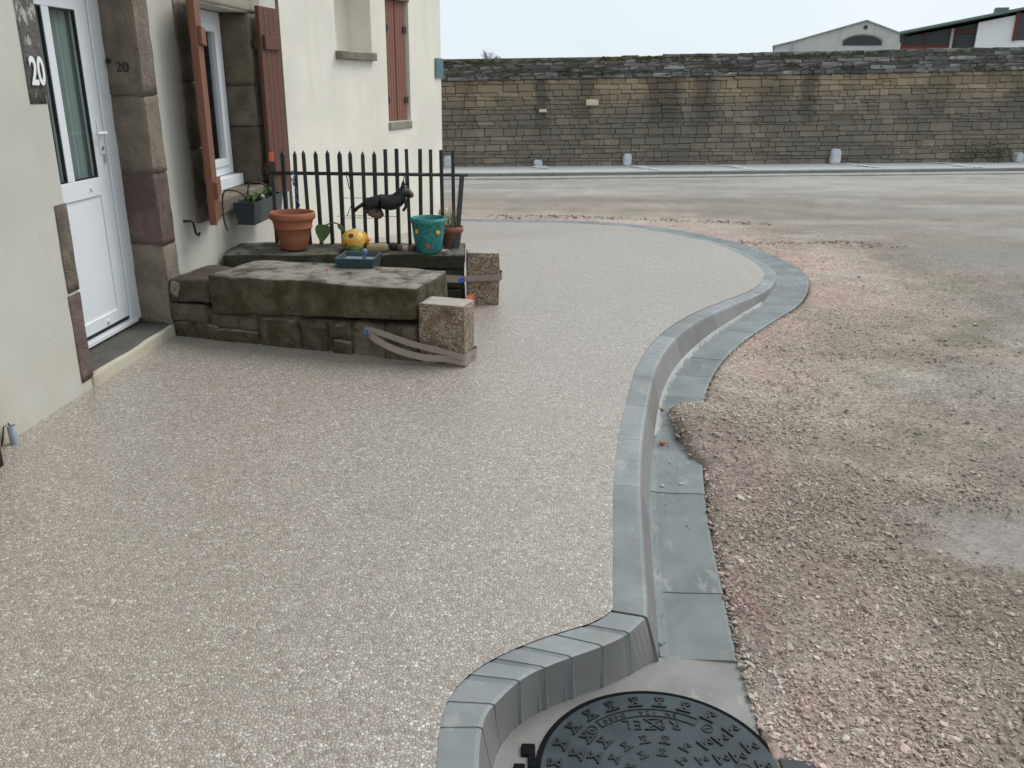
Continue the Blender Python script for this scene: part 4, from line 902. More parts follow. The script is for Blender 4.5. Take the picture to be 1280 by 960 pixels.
mb = MB(); mb.add([(1.395, -.02, .51), (1.43, -.02, .51), (1.425, .0, .51), (1.395, .0, .51), (1.345, -.22, -.06), (1.385, -.22, -.06), (1.385, -.20, -.06), (1.345, -.20, -.06)], [(0, 1, 2, 3), (4, 7, 6, 5), (0, 4, 5, 1), (1, 5, 6, 2), (2, 6, 7, 3), (3, 7, 4, 0)]); mb.obj('brace', 'blackiron', rl)
tw = thing('twine', 'blue twine hanging from the railing near its left end', 'twine', (-1.79, 6.28, .50), R(2))
mb = MB(); q = [(.20, -.014, .535)]
for k in range(14): q.append((.20+.012*math.sin(k*1.3)+.002*k, -.017+.006*math.cos(k*1.7), .52-.021*k))
mb.tube(q, .0045, 6); mb.tube([(.185, -.016, .52), (.215, -.018, .50), (.19, -.018, .47), (.21, -.018, .43)], .004, 6); mb.obj('cord', 'twine', tw, smooth=True)
lp = thing('cord_loop', 'black cord loop hanging from the railing left of the dog ornament', 'cord', (-1.79, 6.28, .50), R(2))
mb = MB(); mb.tube(smooth3([(.575, -.016, .525), (.59, -.022, .47), (.60, -.022, .41), (.62, -.022, .40), (.625, -.022, .43), (.60, -.018, .50), (.585, -.016, .53)]), .004, 6); mb.obj('cord', 'gasket', lp, smooth=True)
wr = thing('wire', 'thin bent wire tied across the railing bars behind the dog ornament', 'wire', (-1.79, 6.28, .50), R(2))
mb = MB()
for zz, xa, xb in ((.34, .55, .95), (.21, .50, .93), (.195, .55, .76)): mb.tube([(xa, -.014, zz), ((xa+xb)/2, -.015, zz+.004), (xb, -.014, zz)], .0022, 5)
mb.tube([(.63, -.015, .34), (.57, -.016, .21)], .003, 5); mb.obj('strand', 'greyiron', wr)
# dog ornament
dg_ = thing('dog_ornament', 'dark dog shaped garden ornament hanging on the railing', 'ornament', (-.905, 6.215, .825), 0)
me = bpy.data.meshes.new('body')
vv_ = [(-.125, 0, .0), (-.05, 0, -.005), (.02, 0, -.008), (.07, 0, .012), (.098, 0, .05), (.122, 0, .082), (.158, 0, .058), (.185, 0, .036), (-.118, -.02, -.045), (-.085, -.024, -.078), (-.045, -.02, -.115), (-.112, .022, -.042), (-.08, .024, -.072), (-.04, .022, -.108), (-.155, 0, -.012)]
ee_ = [(0, 1), (1, 2), (2, 3), (3, 4), (4, 5), (5, 6), (6, 7), (0, 8), (8, 9), (9, 10), (0, 11), (11, 12), (12, 13), (0, 14)]
me.from_pydata(vv_, ee_, []); me.materials.append(MAT['dog'])
o = link('body', me, dg_); sk = o.modifiers.new('skin', 'SKIN')
rads = [(.085, .06), (.082, .065), (.09, .065), (.085, .06), (.06, .05), (.062, .05), (.036, .03), (.018, .016), (.07, .04), (.055, .03), (.014, .012), (.07, .04), (.05, .03), (.014, .012), (.05, .04)]
for i, q in enumerate(rads): me.skin_vertices[0].data[i].radius = q
me.skin_vertices[0].data[0].use_root = True
sb = o.modifiers.new('sub', 'SUBSURF'); sb.levels = 2; sb.render_levels = 2; sk.use_smooth_shade = True
for sy in (-.022, .022):
    mb = MB(); mb.tube(smooth3([(.07, sy, .0), (.11, sy, .02), (.128, sy, .002), (.128, sy, -.03), (.108, sy, -.06)]), [.010]*24+[.008], 8); mb.obj('front_leg', 'dog_limb', dg_, smooth=True)
    mb = MB(); mb.add([(.095, sy-.012, .105), (.13, sy-.012, .115), (.112, sy*1.5, .155), (.10, sy+.012, .11), (.125, sy+.014, .11)], [(0, 1, 2), (1, 4, 2), (4, 3, 2), (3, 0, 2), (0, 3, 4, 1)]); mb.obj('ear', 'dog_limb', dg_)
mb = MB(); mb.tube([(-.165, 0, -.01), (-.215, 0, -.04), (-.245, 0, -.065)], [.016, .012, .014], 8); mb.obj('tail', 'dog_limb', dg_, smooth=True)
mb = MB(); mb.tube(smooth3([(.10, .0, .05), (.112, .01, .12), (.118, .045, .185), (.125, .05, .185), (.13, .012, .12)]), .004, 6); mb.obj('hanging_cord', 'gasket', dg_, smooth=True)

# ------------------------------------------------------------ pots on the railing wall
def pot(name, label, cat, loc, prof, mat, soil_r, soil_z, group=None, wob=None):
    t = thing(name, label, cat, loc, 0, group); mb = MB(); mb.lathe(prof, 40, wob=wob); mb.add([(0, 0, 0)], []); o = mb.obj('pot', mat, t, smooth=True)
    if soil_r:
        m2 = MB(); m2.lathe([(0, soil_z+.006), (soil_r*.5, soil_z+.004), (soil_r, soil_z)], 24); m2.obj('soil', 'soil', t, smooth=True)
    return t
pot('flower_pot', 'large round terracotta pot with a ribbed rim on the railing wall', 'flower pot', (-1.565, 6.08, .505),
    [(0, 0), (.083, 0), (.092, .01), (.112, .09), (.128, .15), (.134, .152), (.136, .163), (.131, .166), (.14, .20), (.143, .212), (.155, .214), (.160, .225), (.160, .25), (.155, .262), (.147, .262), (.143, .25), (.135, .22), (.12, .19)], 'terracotta', .128, .205)
tq = pot('flower_pot', 'turquoise glazed pot with small flowers in relief on the railing wall', 'flower pot', (-.60, 6.03, .505),
    [(0, 0), (.085, 0), (.09, .006), (.108, .12), (.118, .20), (.122, .204), (.126, .215), (.125, .238), (.118, .242), (.113, .238), (.108, .2)], 'turq', .106, .205)
for (a, z, mt) in ((-130, .155, 'yellow'), (-50, .15, 'yellow'), (-88, .055, 'red')):
    rr_ = .085+.033*z/.2+.004; x, y = rr_*math.cos(R(a)), rr_*math.sin(R(a)); m_ = MB()
    for k in range(5): m_.lathe([(0, .006), (.006, .005), (.009, 0)], 8, (.008*math.cos(k*1.257), .008*math.sin(k*1.257), 0))
    m_.obj('relief_flower', mt, tq, loc=(x, y, z), rot=(R(82), 0, R(a+90)), smooth=True)
pot('flower_pot', 'small old terracotta pot holding wispy grass behind the turquoise pot', 'flower pot', (-.448, 6.22, .505),
    [(0, 0), (.052, 0), (.058, .01), (.07, .11), (.082, .112), (.084, .15), (.078, .152), (.073, .13)], 'terracotta_old', .072, .13)
def blades(mb, n, r, h, w=.004, lean=.5, c=(0, 0, 0)):
    for k in range(n):
        a = random.random()*6.283; rr_ = r*math.sqrt(random.random()); b = Vector((c[0]+rr_*math.cos(a), c[1]+rr_*math.sin(a), c[2])); a2 = random.random()*6.283
        hh = h*(.5+.6*random.random()); d_ = Vector((math.cos(a2), math.sin(a2), 0))*hh*lean*random.random(); s_ = Vector((-math.sin(a2), math.cos(a2), 0))*w
        m_ = b+d_*.35+Vector((0, 0, hh*.6)); t_ = b+d_+Vector((0, 0, hh)); mb.add([b-s_, b+s_, m_+s_*.8, m_-s_*.8, t_], [(0, 1, 2, 3), (3, 2, 4)])
gp = thing('grass_plant', 'wispy green and straw coloured grass in the small terracotta pot', 'plant', (-.448, 6.22, .635))
mb = MB(); blades(mb, 45, .05, .17, .0022, 1.0); mb.obj('green_blades', 'leaf', gp); mb = MB(); blades(mb, 30, .05, .19, .002, .8); mb.obj('dry_blades', 'straw', gp)
def leaf(mb, b, d, w, up_=(0, 0, 1), n=6, curl=.2, heart=False):
    """leaf blade from b along d, half width w"""
    b = Vector(b); d = Vector(d); s_ = d.cross(Vector(up_)).normalized(); nn = s_.cross(d).normalized(); vs = []; fs = []
    for k in range(n+1):
        t = k/n; ww = w*(math.sin(math.pi*(t*.92+.08)**(.6 if heart else .8))); q = b+d*t-nn*curl*d.length*t*t
        vs += [q-s_*ww+nn*ww*.25, q, q+s_*ww+nn*ww*.25]
    for k in range(n): fs += [(3*k, 3*k+1, 3*k+4, 3*k+3), (3*k+1, 3*k+2, 3*k+5, 3*k+4)]
    mb.add(vs, fs)
lf = thing('leafy_plant', 'single broad green leaf on a bent stem beside the yellow gourd', 'plant', (-1.31, 6.16, .505))
mb = MB(); leaf(mb, (-.05, -.02, .165), (-.02, -.02, -.135), .055, (0, -1, .1), 8, -.05, True); mb.obj('leaf', 'leaf', lf, smooth=True)
mb = MB(); mb.tube(smooth3([(-.05, -.02, .155), (.0, .0, .172), (.05, .0, .165), (.085, 0, .10), (.09, 0, .0)]), .0055, 6); leaf(mb, (.05, .0, .165), (.05, -.02, -.05), .02, (0, -1, .3)); mb.obj('stem', 'leaf', lf, smooth=True)
gd = thing('painted_gourd', 'yellow painted gourd ornament with dark patches on the railing wall', 'ornament', (-1.125, 6.06, .505))
mb = MB(); mb.lathe([(0, -.005), (.05, .0), (.088, .03), (.098, .065), (.088, .105), (.06, .135), (.025, .148), (0, .150)], 32, wob=lambda a, z: 1+.03*math.cos(6*a)); mb.obj('body', 'gourd', gd, smooth=True)
mb = MB(); mb.lathe([(0, .02), (.010, .017), (.014, 0)], 10); mb.obj('stub', 'orange', gd, smooth=True, loc=(.092, -.03, .075), rot=(0, R(75), R(-18)))
mb = MB(); mb.lathe([(0, .05), (.03, .046), (.045, .03), (.05, 0)], 18); o = mb.obj('green_foot', 'leaf_dark', gd, smooth=True, loc=(.0, -.085, -.004))
fs_ = thing('flat_stone', 'tan flat stone lying right of the yellow gourd', 'stone', (-.965, 6.03, .505))
link('stone', rock_mesh('stone', -.075, .075, -.045, .045, -.005, .05, 'tan', seed=120, amp=.012, rnd=.9), fs_)
for k, (x, mt, lab, sz_) in enumerate(((-.855, 'mossy_dark', 'dark mossy stone right of the tan flat stone', .035), (-.815, 'brown', 'round brown pebble standing tallest in the pebble row', .03), (-.775, 'shell', 'pale pinkish pebble in the middle of the pebble row', .026), (-.735, 'brown', 'low brown pebble right of the pale pinkish one', .026), (-.70, 'mossy_dark', 'dark pebble touching the turquoise pot', .022))):
    t = thing('pebble', lab, 'pebble', (x, 6.08, .505), 0, 'pebbles on the railing wall'); link('stone', rock_mesh('stone', -sz_, sz_, -sz_*.8, sz_*.8, -.005, sz_*1.35, mt, seed=130+k, amp=.008, rnd=.9, cuts=4), t)
t = thing('withered_flower', 'small withered pale flower at the foot of the turquoise pot', 'flower', (-.485, 5.985, .505)); mb = MB()
for k in range(14): a = random.random()*6.28; leaf(mb, (0, 0, .01), (.035*math.cos(a), .03*math.sin(a), .02*random.random()), .008, n=3)
mb.obj('petals', 'shell', t)

# tray on the nearer wall
ty = thing('tray', 'dark blue grey square tray with a small blue knob standing on the stone slab', 'tray', (-.955, 5.235, .553), -R(4))
def taper(mb, w0, d0, w1, d1, z0, z1, cx=0, cy=0):
    mb.add([(cx-w0, cy-d0, z0), (cx+w0, cy-d0, z0), (cx+w0, cy+d0, z0), (cx-w0, cy+d0, z0), (cx-w1, cy-d1, z1), (cx+w1, cy-d1, z1), (cx+w1, cy+d1, z1), (cx-w1, cy+d1, z1)], [(0, 3, 2, 1), (0, 1, 5, 4), (1, 2, 6, 5), (2, 3, 7, 6), (3, 0, 4, 7)])
mb = MB(); taper(mb, .105, .105, .12, .12, 0, .075); mb.add([(-.12, -.12, .075), (.12, -.12, .075), (.12, .12, .075), (-.12, .12, .075), (-.108, -.108, .075), (.108, -.108, .075), (.108, .108, .075), (-.108, .108, .075), (-.098, -.098, .045), (.098, -.098, .045), (.098, .098, .045), (-.098, .098, .045)],
    [(0, 1, 5, 4), (1, 2, 6, 5), (2, 3, 7, 6), (3, 0, 4, 7), (4, 5, 9, 8), (5, 6, 10, 9), (6, 7, 11, 10), (7, 4, 8, 11)]); mb.obj('dish', 'tray', ty)
mb = MB(); mb.box(-.10, .10, -.10, .10, .03, .048); mb.obj('tray_bottom', 'tray_in', ty)
mb = MB(); mb.lathe([(.018, .045), (.012, .06), (.010, .075), (.018, .085), (.020, .105), (.014, .115), (0, .117)], 16, (.035, .0, 0)); mb.obj('knob', 'bluegrey', ty, smooth=True)
t = thing('petal', 'bright orange red petal lying left of the tray on the slab', 'petal', (-1.135, 5.07, .558)); mb = MB()
leaf(mb, (-.03, 0, .0), (.06, .01, .01), .016, n=4, curl=-.1); leaf(mb, (-.02, .01, .004), (.045, -.02, .012), .012, n=4); mb.obj('petal', 'orange', t)

# ------------------------------------------------------------ window flower box
fb = thing('flower_box', 'anthracite plastic flower box hanging below the shuttered window', 'flower box', H1, H1R)
bx = MB()
def bx_taper(mb, y0, y1, x0, x1, z0, z1, fl=.02):
    mb.add([(x0+fl, y0+fl, z0), (x1-fl, y0+fl, z0), (x1-fl, y1-fl, z0), (x0+fl, y1-fl, z0), (x0, y0, z1), (x1, y0, z1), (x1, y1, z1), (x0, y1, z1), (x0+.008, y0+.008, z1), (x1-.008, y0+.008, z1), (x1-.008, y1-.008, z1), (x0+.008, y1-.008, z1), (x0+.01, y0+.01, z1-.03), (x1-.01, y0+.01, z1-.03), (x1-.01, y1-.01, z1-.03), (x0+.01, y1-.01, z1-.03)],
           [(0, 3, 2, 1), (0, 1, 5, 4), (1, 2, 6, 5), (2, 3, 7, 6), (3, 0, 4, 7), (4, 5, 9, 8), (5, 6, 10, 9), (6, 7, 11, 10), (7, 4, 8, 11), (8, 9, 13, 12), (9, 10, 14, 13), (10, 11, 15, 14), (11, 8, 12, 15)])
bx_taper(bx, 2.62, 3.28, .06, .215, .67, .825); bx.obj('box', 'planter', fb, bevel=.004)
mb = MB(); mb.box(.07, .205, 2.63, 3.27, .78, .802); mb.obj('soil', 'soil', fb)
for yy in (2.50, 3.0):
    mb = MB(); mb.tube(smooth3([(.20, yy+.12, .80), (.15, yy+.06, .90), (.08, yy, .925), (.05, yy-.02, .89), (.045, yy-.03, .78), (.05, yy-.03, .70), (.065, yy-.03, .65)]), .006, 6); mb.obj('bracket', 'blackiron', fb, smooth=True)
mb = MB(); mb.tube([(.06, 2.66, .67), (.19, 2.66, .668), (.19, 3.1, .668), (.06, 3.1, .67)], .005, 6); mb.obj('support_wire', 'blackiron', fb)
M1 = Matrix.Translation(H1) @ Matrix.Rotation(H1R, 4, 'Z')
for k, (yy, lab) in enumerate(((2.72, 'green seedling nearest the wire hook in the flower box'), (2.87, 'green seedling second from the near end of the flower box'), (3.0, 'green seedling in the middle of the flower box beside a pale stone'), (3.13, 'green seedling second from the far end of the flower box'), (3.21, 'green seedling at the far end of the flower box'))):
    t = thing('seedling', lab, 'plant', M1 @ Vector((.14, yy, .81)), 0, 'seedlings in the flower box'); mb = MB()
    for j in range(16):
        a = random.random()*6.28; e = random.random(); leaf(mb, (.02*random.uniform(-1, 1), .03*random.uniform(-1, 1), 0), (.05*math.cos(a)*(.4+e), .05*math.sin(a)*(.4+e), .03+.05*random.random()), .012, n=4, curl=.25)
    mb.obj('leaves', 'leaf', t, smooth=True)
t = thing('pale_stone', 'round pale stone lying among the seedlings of the flower box', 'stone', M1 @ Vector((.165, 2.93, .81))); link('stone', rock_mesh('stone', -.02, .02, -.02, .02, 0, .035, 'shell', seed=140, amp=.004, rnd=.9, cuts=4), t)

# ------------------------------------------------------------ pebbles and crumbs lying in the gutter
labs = ['pale pebble on the gutter before the gravel spill', 'reddish brick crumb in the gutter beside the gravel spill', 'brown pebble at the kerb foot beside the gravel spill', 'small white crumb on the second gutter slab', 'small buff crumb right of the white crumb on the gutter', 'grey crumb against the kerb foot']
for k, (x, y, s_, mt) in enumerate(((.80, 4.28, .013, 'tan'), (.735, 3.82, .012, 'redtile'), (.665, 3.78, .012, 'brown'), (.66, 3.36, .007, 'shell'), (.745, 3.38, .008, 'shell'), (.655, 4.05, .010, 'brown'))):
    t = thing('pebble', labs[k], 'pebble', (x, y, -.004), 0, 'pebbles lying in the gutter'); link('stone', rock_mesh('stone', -s_*1.3, s_*1.3, -s_, s_, 0, s_*1.2, mt, seed=150+k, amp=.004, rnd=.9, cuts=3), t)
cr = MB()
for k in range(110):
    x, y = rng.normal(.71, .05), rng.normal(3.85, .22)
    if k > 70: x, y = rng.normal(.74, .06), rng.normal(3.4, .35)
    s_ = rng.uniform(.002, .006); b_ = rv[k % 10]*s_; cr.add([(q[0]+x, q[1]+y, q[2]-.003) for q in b_], [tuple(f) for f in rtri])
tag(cr.obj('grit', 'tan'), 'scattered grit in the gutter', kind='stuff')

# ------------------------------------------------------------ far pavement, kerb and stone wall
WA = Vector((-1.43, 17.25, 0)); WB = Vector((11.0, 18.7, 0)); WR = math.atan2(WB.y-WA.y, WB.x-WA.x)
def slope(u): return .0095*max(0, u-1.0)
def fstrip(u0, u1, y0, y1, z, name, mat, n=24, thick=.12, parent=None):
    mb = MB(); secs = []
    for u in np.linspace(u0, u1, n): secs.append([(u, y0, z+slope(u)-thick), (u, y0, z+slope(u)), (u, y1, z+slope(u)), (u, y1, z+slope(u)-thick)])
    k = 4; vs = [q for s_ in secs for q in s_]; fs = []
    for i in range(n-1):
        for j in range(4): fs.append((i*4+j, i*4+(j+1) % 4, i*4+4+(j+1) % 4, i*4+4+j))
    fs += [(0, 1, 2, 3), tuple((n-1)*4+j for j in (3, 2, 1, 0))]; mb.add(vs, fs); o = mb.obj(name, mat, parent)
    return o
o = fstrip(-8, 20, -1.28, .3, .055, 'sidewalk', 'pinkgrit'); o.location = WA; o.rotation_euler = (0, 0, WR); tag(o, kind='structure')
fk = bpy.data.objects.new('kerb', None); COL.objects.link(fk); fk.location = WA; fk.rotation_euler = (0, 0, WR); tag(fk, kind='structure')
for k in range(26):
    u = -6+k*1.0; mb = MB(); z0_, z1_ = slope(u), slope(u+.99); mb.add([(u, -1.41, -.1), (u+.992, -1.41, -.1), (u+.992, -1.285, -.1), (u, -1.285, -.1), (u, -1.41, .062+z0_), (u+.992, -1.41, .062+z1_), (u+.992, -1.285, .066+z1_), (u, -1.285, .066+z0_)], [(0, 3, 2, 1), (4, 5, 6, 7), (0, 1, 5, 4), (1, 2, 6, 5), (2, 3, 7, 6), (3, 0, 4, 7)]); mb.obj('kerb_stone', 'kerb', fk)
o = fstrip(-8, 20, -1.75, -1.415, .012, 'gutter', 'lightmortar', thick=.05); o.location = WA; o.rotation_euler = (0, 0, WR); tag(o, kind='structure')

fwl = thing('stone_wall', 'tall old dry stone wall with dark mossy coping across the far side of the road', 'wall', WA, WR)
def ztop(u): return 1.63+.029*max(-3, u)
mb = MB(); mb.add([(-7, .03, -.3), (19, .03, -.3), (19, .5, -.3), (-7, .5, -.3), (-7, .03, ztop(-7)-.005), (19, .03, ztop(19)-.005), (19, .5, ztop(19)-.005), (-7, .5, ztop(-7)-.005)], [(0, 3, 2, 1), (4, 5, 6, 7), (0, 1, 5, 4), (1, 2, 6, 5), (2, 3, 7, 6), (3, 0, 4, 7)]); mb.obj('core', 'wallcore', fwl)
mb = MB(); mb.add([(-7, .02, ztop(-7)), (19, .02, ztop(19)), (19, .4, ztop(19)), (-7, .4, ztop(-7)), (-7, .05, ztop(-7)+.30), (19, .05, ztop(19)+.36), (19, .3, ztop(19)+.36), (-7, .3, ztop(-7)+.30)], [(0, 3, 2, 1), (4, 5, 6, 7), (0, 1, 5, 4), (1, 2, 6, 5), (2, 3, 7, 6), (3, 0, 4, 7)]); mb.obj('coping_core', 'wallcore', fwl)
def unit_block(seed, rnd_):
    rs = np.random.default_rng(seed); b = .07
    v = []
    for z in (0, 1):
        for x in (0, 1): v.append([x, 1, z])
    front = [(0, b), (b, 0), (1-b, 0), (1, b), (1, 1-b), (1-b, 1), (b, 1), (0, 1-b)]
    rim = [(x+rs.uniform(-.025, .025), .35+rs.uniform(-.1, .1), z+rs.uniform(-.04, .04)) for x, z in front]
    fc = [(.5+(x-.5)*.95+rs.uniform(-.02, .02), .08+rs.uniform(-.08, .10), .5+(z-.5)*.88+rs.uniform(-.05, .05)) for x, z in front]
    bk = [(x, 1.0, z) for x, z in front]
    V_ = np.array(bk+rim+fc); F_ = []
    for a in (0, 8):
        for i in range(8): j = (i+1) % 8; F_ += [(a+i, a+j, a+8+j), (a+i, a+8+j, a+8+i)]
    F_ += [(16, 16+i, 16+i+1) for i in range(1, 7)]
    return V_, np.array(F_)
UB = [unit_block(200+k, 0) for k in range(12)]
def ub_mesh(k, mat, nm):
    V_, F_ = UB[k]; me = mesh_from_arrays(nm, V_, F_, mat, np.full((len(V_), 3), (k+.5)/12), 'Rnd'); 
    bm = bmesh.new(); bm.from_mesh(me); bmesh.ops.recalc_face_normals(bm, faces=bm.faces); bm.to_mesh(me); bm.free(); return me
stones = []
NC = 19; fr_ = np.cumsum(np.r_[0, np.clip(rng.normal(1, .22, NC), .6, 1.5)]); fr_ /= fr_[-1]
u_lo, u_hi = -6.9, 18.9
for c_ in range(NC):
    u = u_lo-.2*rng.random()
    while u < u_hi:
        L_ = float(np.clip(rng.lognormal(math.log(.25), .38), .11, .5)); um = u+L_/2
        zt = ztop(um); zb = slope(um)-.03; z0 = zb+(zt-zb)*fr_[c_]; z1 = zb+(zt-zb)*fr_[c_+1]
        wob = .02*math.sin(um*1.3+c_*2.1); z0 += wob*(c_ > 0); z1 += .02*math.sin(um*1.3+(c_+1)*2.1)*(c_ < NC-1)
        if rng.random() < .06 and z1-z0 > .1:
            zm = z0+(z1-z0)*rng.uniform(.4, .6); stones.append((u, z0, L_, zm-z0)); stones.append((u, zm, L_, z1-zm))
        else: stones.append((u, z0, L_, z1-z0))
        u += L_
holes = [(10.05, .60), (4.32, .62), (8.2, 1.0)]
def split_parts(items, nm, mat, limit, vis, label, depth_fn, gap):
    inview = sorted([i for i, s_ in enumerate(items) if vis[0] < s_[0]+s_[2]/2 < vis[1]], key=lambda i: -items[i][2]*items[i][3])[:limit]
    pick = set(inview); ms_ = [ub_mesh(k, mat, nm) for k in range(12)]; VV, FF, CC = [], [], []; off = 0
    for i, it_ in enumerate(items):
        u, z, L_, h_ = it_[:4]; dp, y0 = depth_fn(i, it_)
        k = int(rng.integers(0, 12))
        if i in pick: link(nm, ms_[k], fwl, loc=(u+gap/2, y0, z+gap/2), scale=(L_-gap, dp, h_-gap))
        else:
            V_, F_ = UB[k]; VV.append(V_*np.array([L_-gap, dp, h_-gap])+np.array([u+gap/2, y0, z+gap/2])); FF.append(F_+off); off += len(V_); CC.append(np.full((len(V_), 3), rng.random()))
    if VV:
        me = mesh_from_arrays(nm, np.vstack(VV), np.vstack(FF), mat, np.vstack(CC), 'Rnd'); bm = bmesh.new(); bm.from_mesh(me); bmesh.ops.recalc_face_normals(bm, faces=bm.faces); bm.to_mesh(me); bm.free()
        o = link(label, me, fwl); o['kind'] = 'stuff'
keepst = []
pale = [(2.95, 1.28, .24, .115), (1.98, 1.12, .15, .06)]
for s_ in stones:
    cu, cz = s_[0]+s_[2]/2, s_[1]+s_[3]/2
    if any(abs(cu-q[0]) < .12 and abs(cz-q[1]) < .06 for q in holes): continue
    keepst.append(s_)
split_parts(keepst, 'stone', 'wallstone', 300, (-.15, 12.3), 'stonework', lambda i, s_: (.09, -.020+.018*rng.random()), .004)
for (u, z, L_, h_) in pale:
    o = link('stone', rock_mesh('stone', u-L_/2, u+L_/2, -.042, .05, z-h_/2, z+h_/2, 'pale_stone', seed=int(u*50), amp=.008, rnd=.25, cuts=3), fwl); o['label'] = 'pale cream stone standing out from the grey stones'
cop = []
for lay in range(6):
    u = u_lo
    while u < u_hi:
        L_ = float(np.clip(rng.lognormal(math.log(.26), .4), .1, .6)); um = u+L_/2; hh = (.37+.004*max(0, um))/6*(1.06 if 3.25 < um else .98)
        if rng.random() > (.0 if lay < 5 else .12): cop.append((u, ztop(um)+lay*hh+.004+rng.uniform(-.004, .004), L_, hh*rng.uniform(1.0, 1.2), lay))
        u += L_
split_parts(cop, 'coping_stone', 'coping', 300, (-.15, 12.2), 'coping_stonework', lambda i, s_: (.5-.05*s_[4], (-.085 if s_[4] == 0 else -.062+.012*s_[4])+rng.uniform(-.010, .010)), .003)
mb = MB()
for k in range(5200):
    u = rng.uniform(-1, 13.5); den = fbm(np.array([u*1.1]), np.array([2.]), 71)[0]
    if rng.random() > ssn(.36, .56, np.array(den)): continue
    y = rng.uniform(-.02, .25); z = ztop(u)+.35+.004*u+rng.uniform(-.03, .03)-max(0, .02-y)*1.2; s_ = rng.uniform(.012, .03); b_ = rv[k % 10]*np.array([s_*1.6, s_, s_*.8]); mb.add([(q[0]+u, q[1]+y, q[2]+z) for q in b_], [tuple(f) for f in rtri])
for k in range(500):
    u = rng.uniform(-1, 13.5); den = fbm(np.array([u*1.4]), np.array([7.]), 77)[0]
    if den < .52: continue
    lay = rng.uniform(0, 1); y = -.07+.15*lay; z = ztop(u)+.03+.34*lay; s_ = rng.uniform(.012, .03); b_ = rv[k % 10]*np.array([s_*1.5, s_*.7, s_]); mb.add([(q[0]+u, q[1]+y, q[2]+z) for q in b_], [tuple(f) for f in rtri])
o = mb.obj('moss', 'moss', fwl); o['kind'] = 'stuff'
def onwall(u, y, z): return WA+Matrix.Rotation(WR, 3, 'Z') @ Vector((u, y, z))
# whitewashed guard stones at the wall foot, with lime splashed on the pavement below
gl_ = ['whitish guard stone half hidden behind the railing bars at the wall foot', 'low whitish guard stone nearest the house at the wall foot', 'narrow bluish white guard stone second along the wall foot', 'tall whitish guard stone with a rounded dark top at the wall foot', 'whitish guard stone at the right end of the wall foot']
for k, (u, w, h_) in enumerate(((.12, .17, .22), (1.90, .16, .13), (3.70, .17, .23), (8.06, .21, .29), (12.10, .2, .2))):
    t = thing('guard_stone', gl_[k], 'guard stone', onwall(u, -.10, .055+slope(u)), WR, 'guard stones at the foot of the far wall')
    link('stone', rock_mesh('stone', -w/2, w/2, -.06, .12, -.02, h_, 'whitewash', seed=300+k, amp=.022, rnd=.7, cuts=6, freq=7), t)
ls = MB()
for u, ln, wd in ((1.9, .45, .16), (3.8, .9, .3), (5.65, 1.0, .3), (8.3, .8, .25), (10.3, 1.1, .3), (12.2, .7, .25)):
    for k in range(60):
        t_ = rng.random(); a = rng.normal(0, .3); x = u+wd*(a+.9*t_*(1 if u > 3 else .1)); y = -.12-ln*t_; s_ = rng.uniform(.02, .07)*(1.1-t_*.5)
        if not (-1.24 < y < -.1): continue
        z = .0565+slope(x)+.0003*k; mm = 7; mb_ = [(x+s_*1.6*math.cos(6.283*j/mm)*rng.uniform(.7, 1.2), y+s_*math.sin(6.283*j/mm)*rng.uniform(.7, 1.2), z) for j in range(mm)]; ls.add(mb_, [tuple(range(mm))])
o = ls.obj('lime_splash', 'lime'); o.location = WA; o.rotation_euler = (0, 0, WR); tag(o, 'white lime splashed on the far pavement', kind='stuff')
for lab, u, s_ in (('larger green weed growing at the foot of the far stone wall', 11.05, 1.), ('smaller green weed right of the larger one at the far wall', 11.62, .8)):
    t = thing('weed', lab, 'weed', onwall(u, -.12, .055+slope(u)), WR, 'weeds at the foot of the far wall'); mb = MB()
    for k in range(90):
        a = rng.uniform(0, 6.28); x = .22*s_*rng.normal(); zz = .22+.13*rng.normal()*s_; leaf(mb, (x, -.02-.05*rng.random(), max(.01, zz)), (.08*math.cos(a), .05*math.sin(a)-.03, .05*rng.uniform(-.5, 1)), .03, n=2)
    for k in range(5): mb.tube([(0, 0, 0), (.12*s_*rng.normal(), -.03, .25*s_)], .004, 4)
    mb.obj('leaves', 'leaf', t)

# ------------------------------------------------------------ buildings and tree beyond the wall
bn = thing('barn', 'pale grey barn gable with a dark arched window beyond the stone wall', 'barn', (11.85, 42, 0), -R(16))
def slab(mb, p0, p1, y0, y1, th):
    (xa, za), (xb, zb) = p0, p1; mb.add([(xa, y0, za), (xb, y0, zb), (xb, y1, zb), (xa, y1, za), (xa, y0, za+th), (xb, y0, zb+th), (xb, y1, zb+th), (xa, y1, za+th)], [(0, 3, 2, 1), (4, 5, 6, 7), (0, 1, 5, 4), (1, 2, 6, 5), (2, 3, 7, 6), (3, 0, 4, 7)])
def facade(mb, pg, y0, y1):
    n_ = len(pg); mb.add([(x, y0, z) for x, z in pg]+[(x, y1, z) for x, z in pg], [tuple(range(n_)), tuple(reversed(range(n_, 2*n_)))]+[(i, n_+i, n_+(i+1) % n_, (i+1) % n_) for i in range(n_)]); return mb
facade(MB(), [(.72, -.5), (7.6, -.5), (7.6, 2.95), (3.77, 4.33), (.72, 3.46)], 0, 12).obj('wall', 'barn', bn)
facade(MB(), [(-.02, -.5), (.715, -.5), (.715, 3.44), (-.02, 3.29)], .05, 12).obj('lean_to', 'barn', bn)
mb = MB(); slab(mb, (-.12, 3.275), (.72, 3.47), -.06, 12.1, .05); slab(mb, (.72, 3.465), (3.77, 4.335), -.10, 12.1, .05); slab(mb, (3.77, 4.335), (7.8, 2.88), -.10, 12.1, .05); mb.obj('roof', 'greyroof', bn)
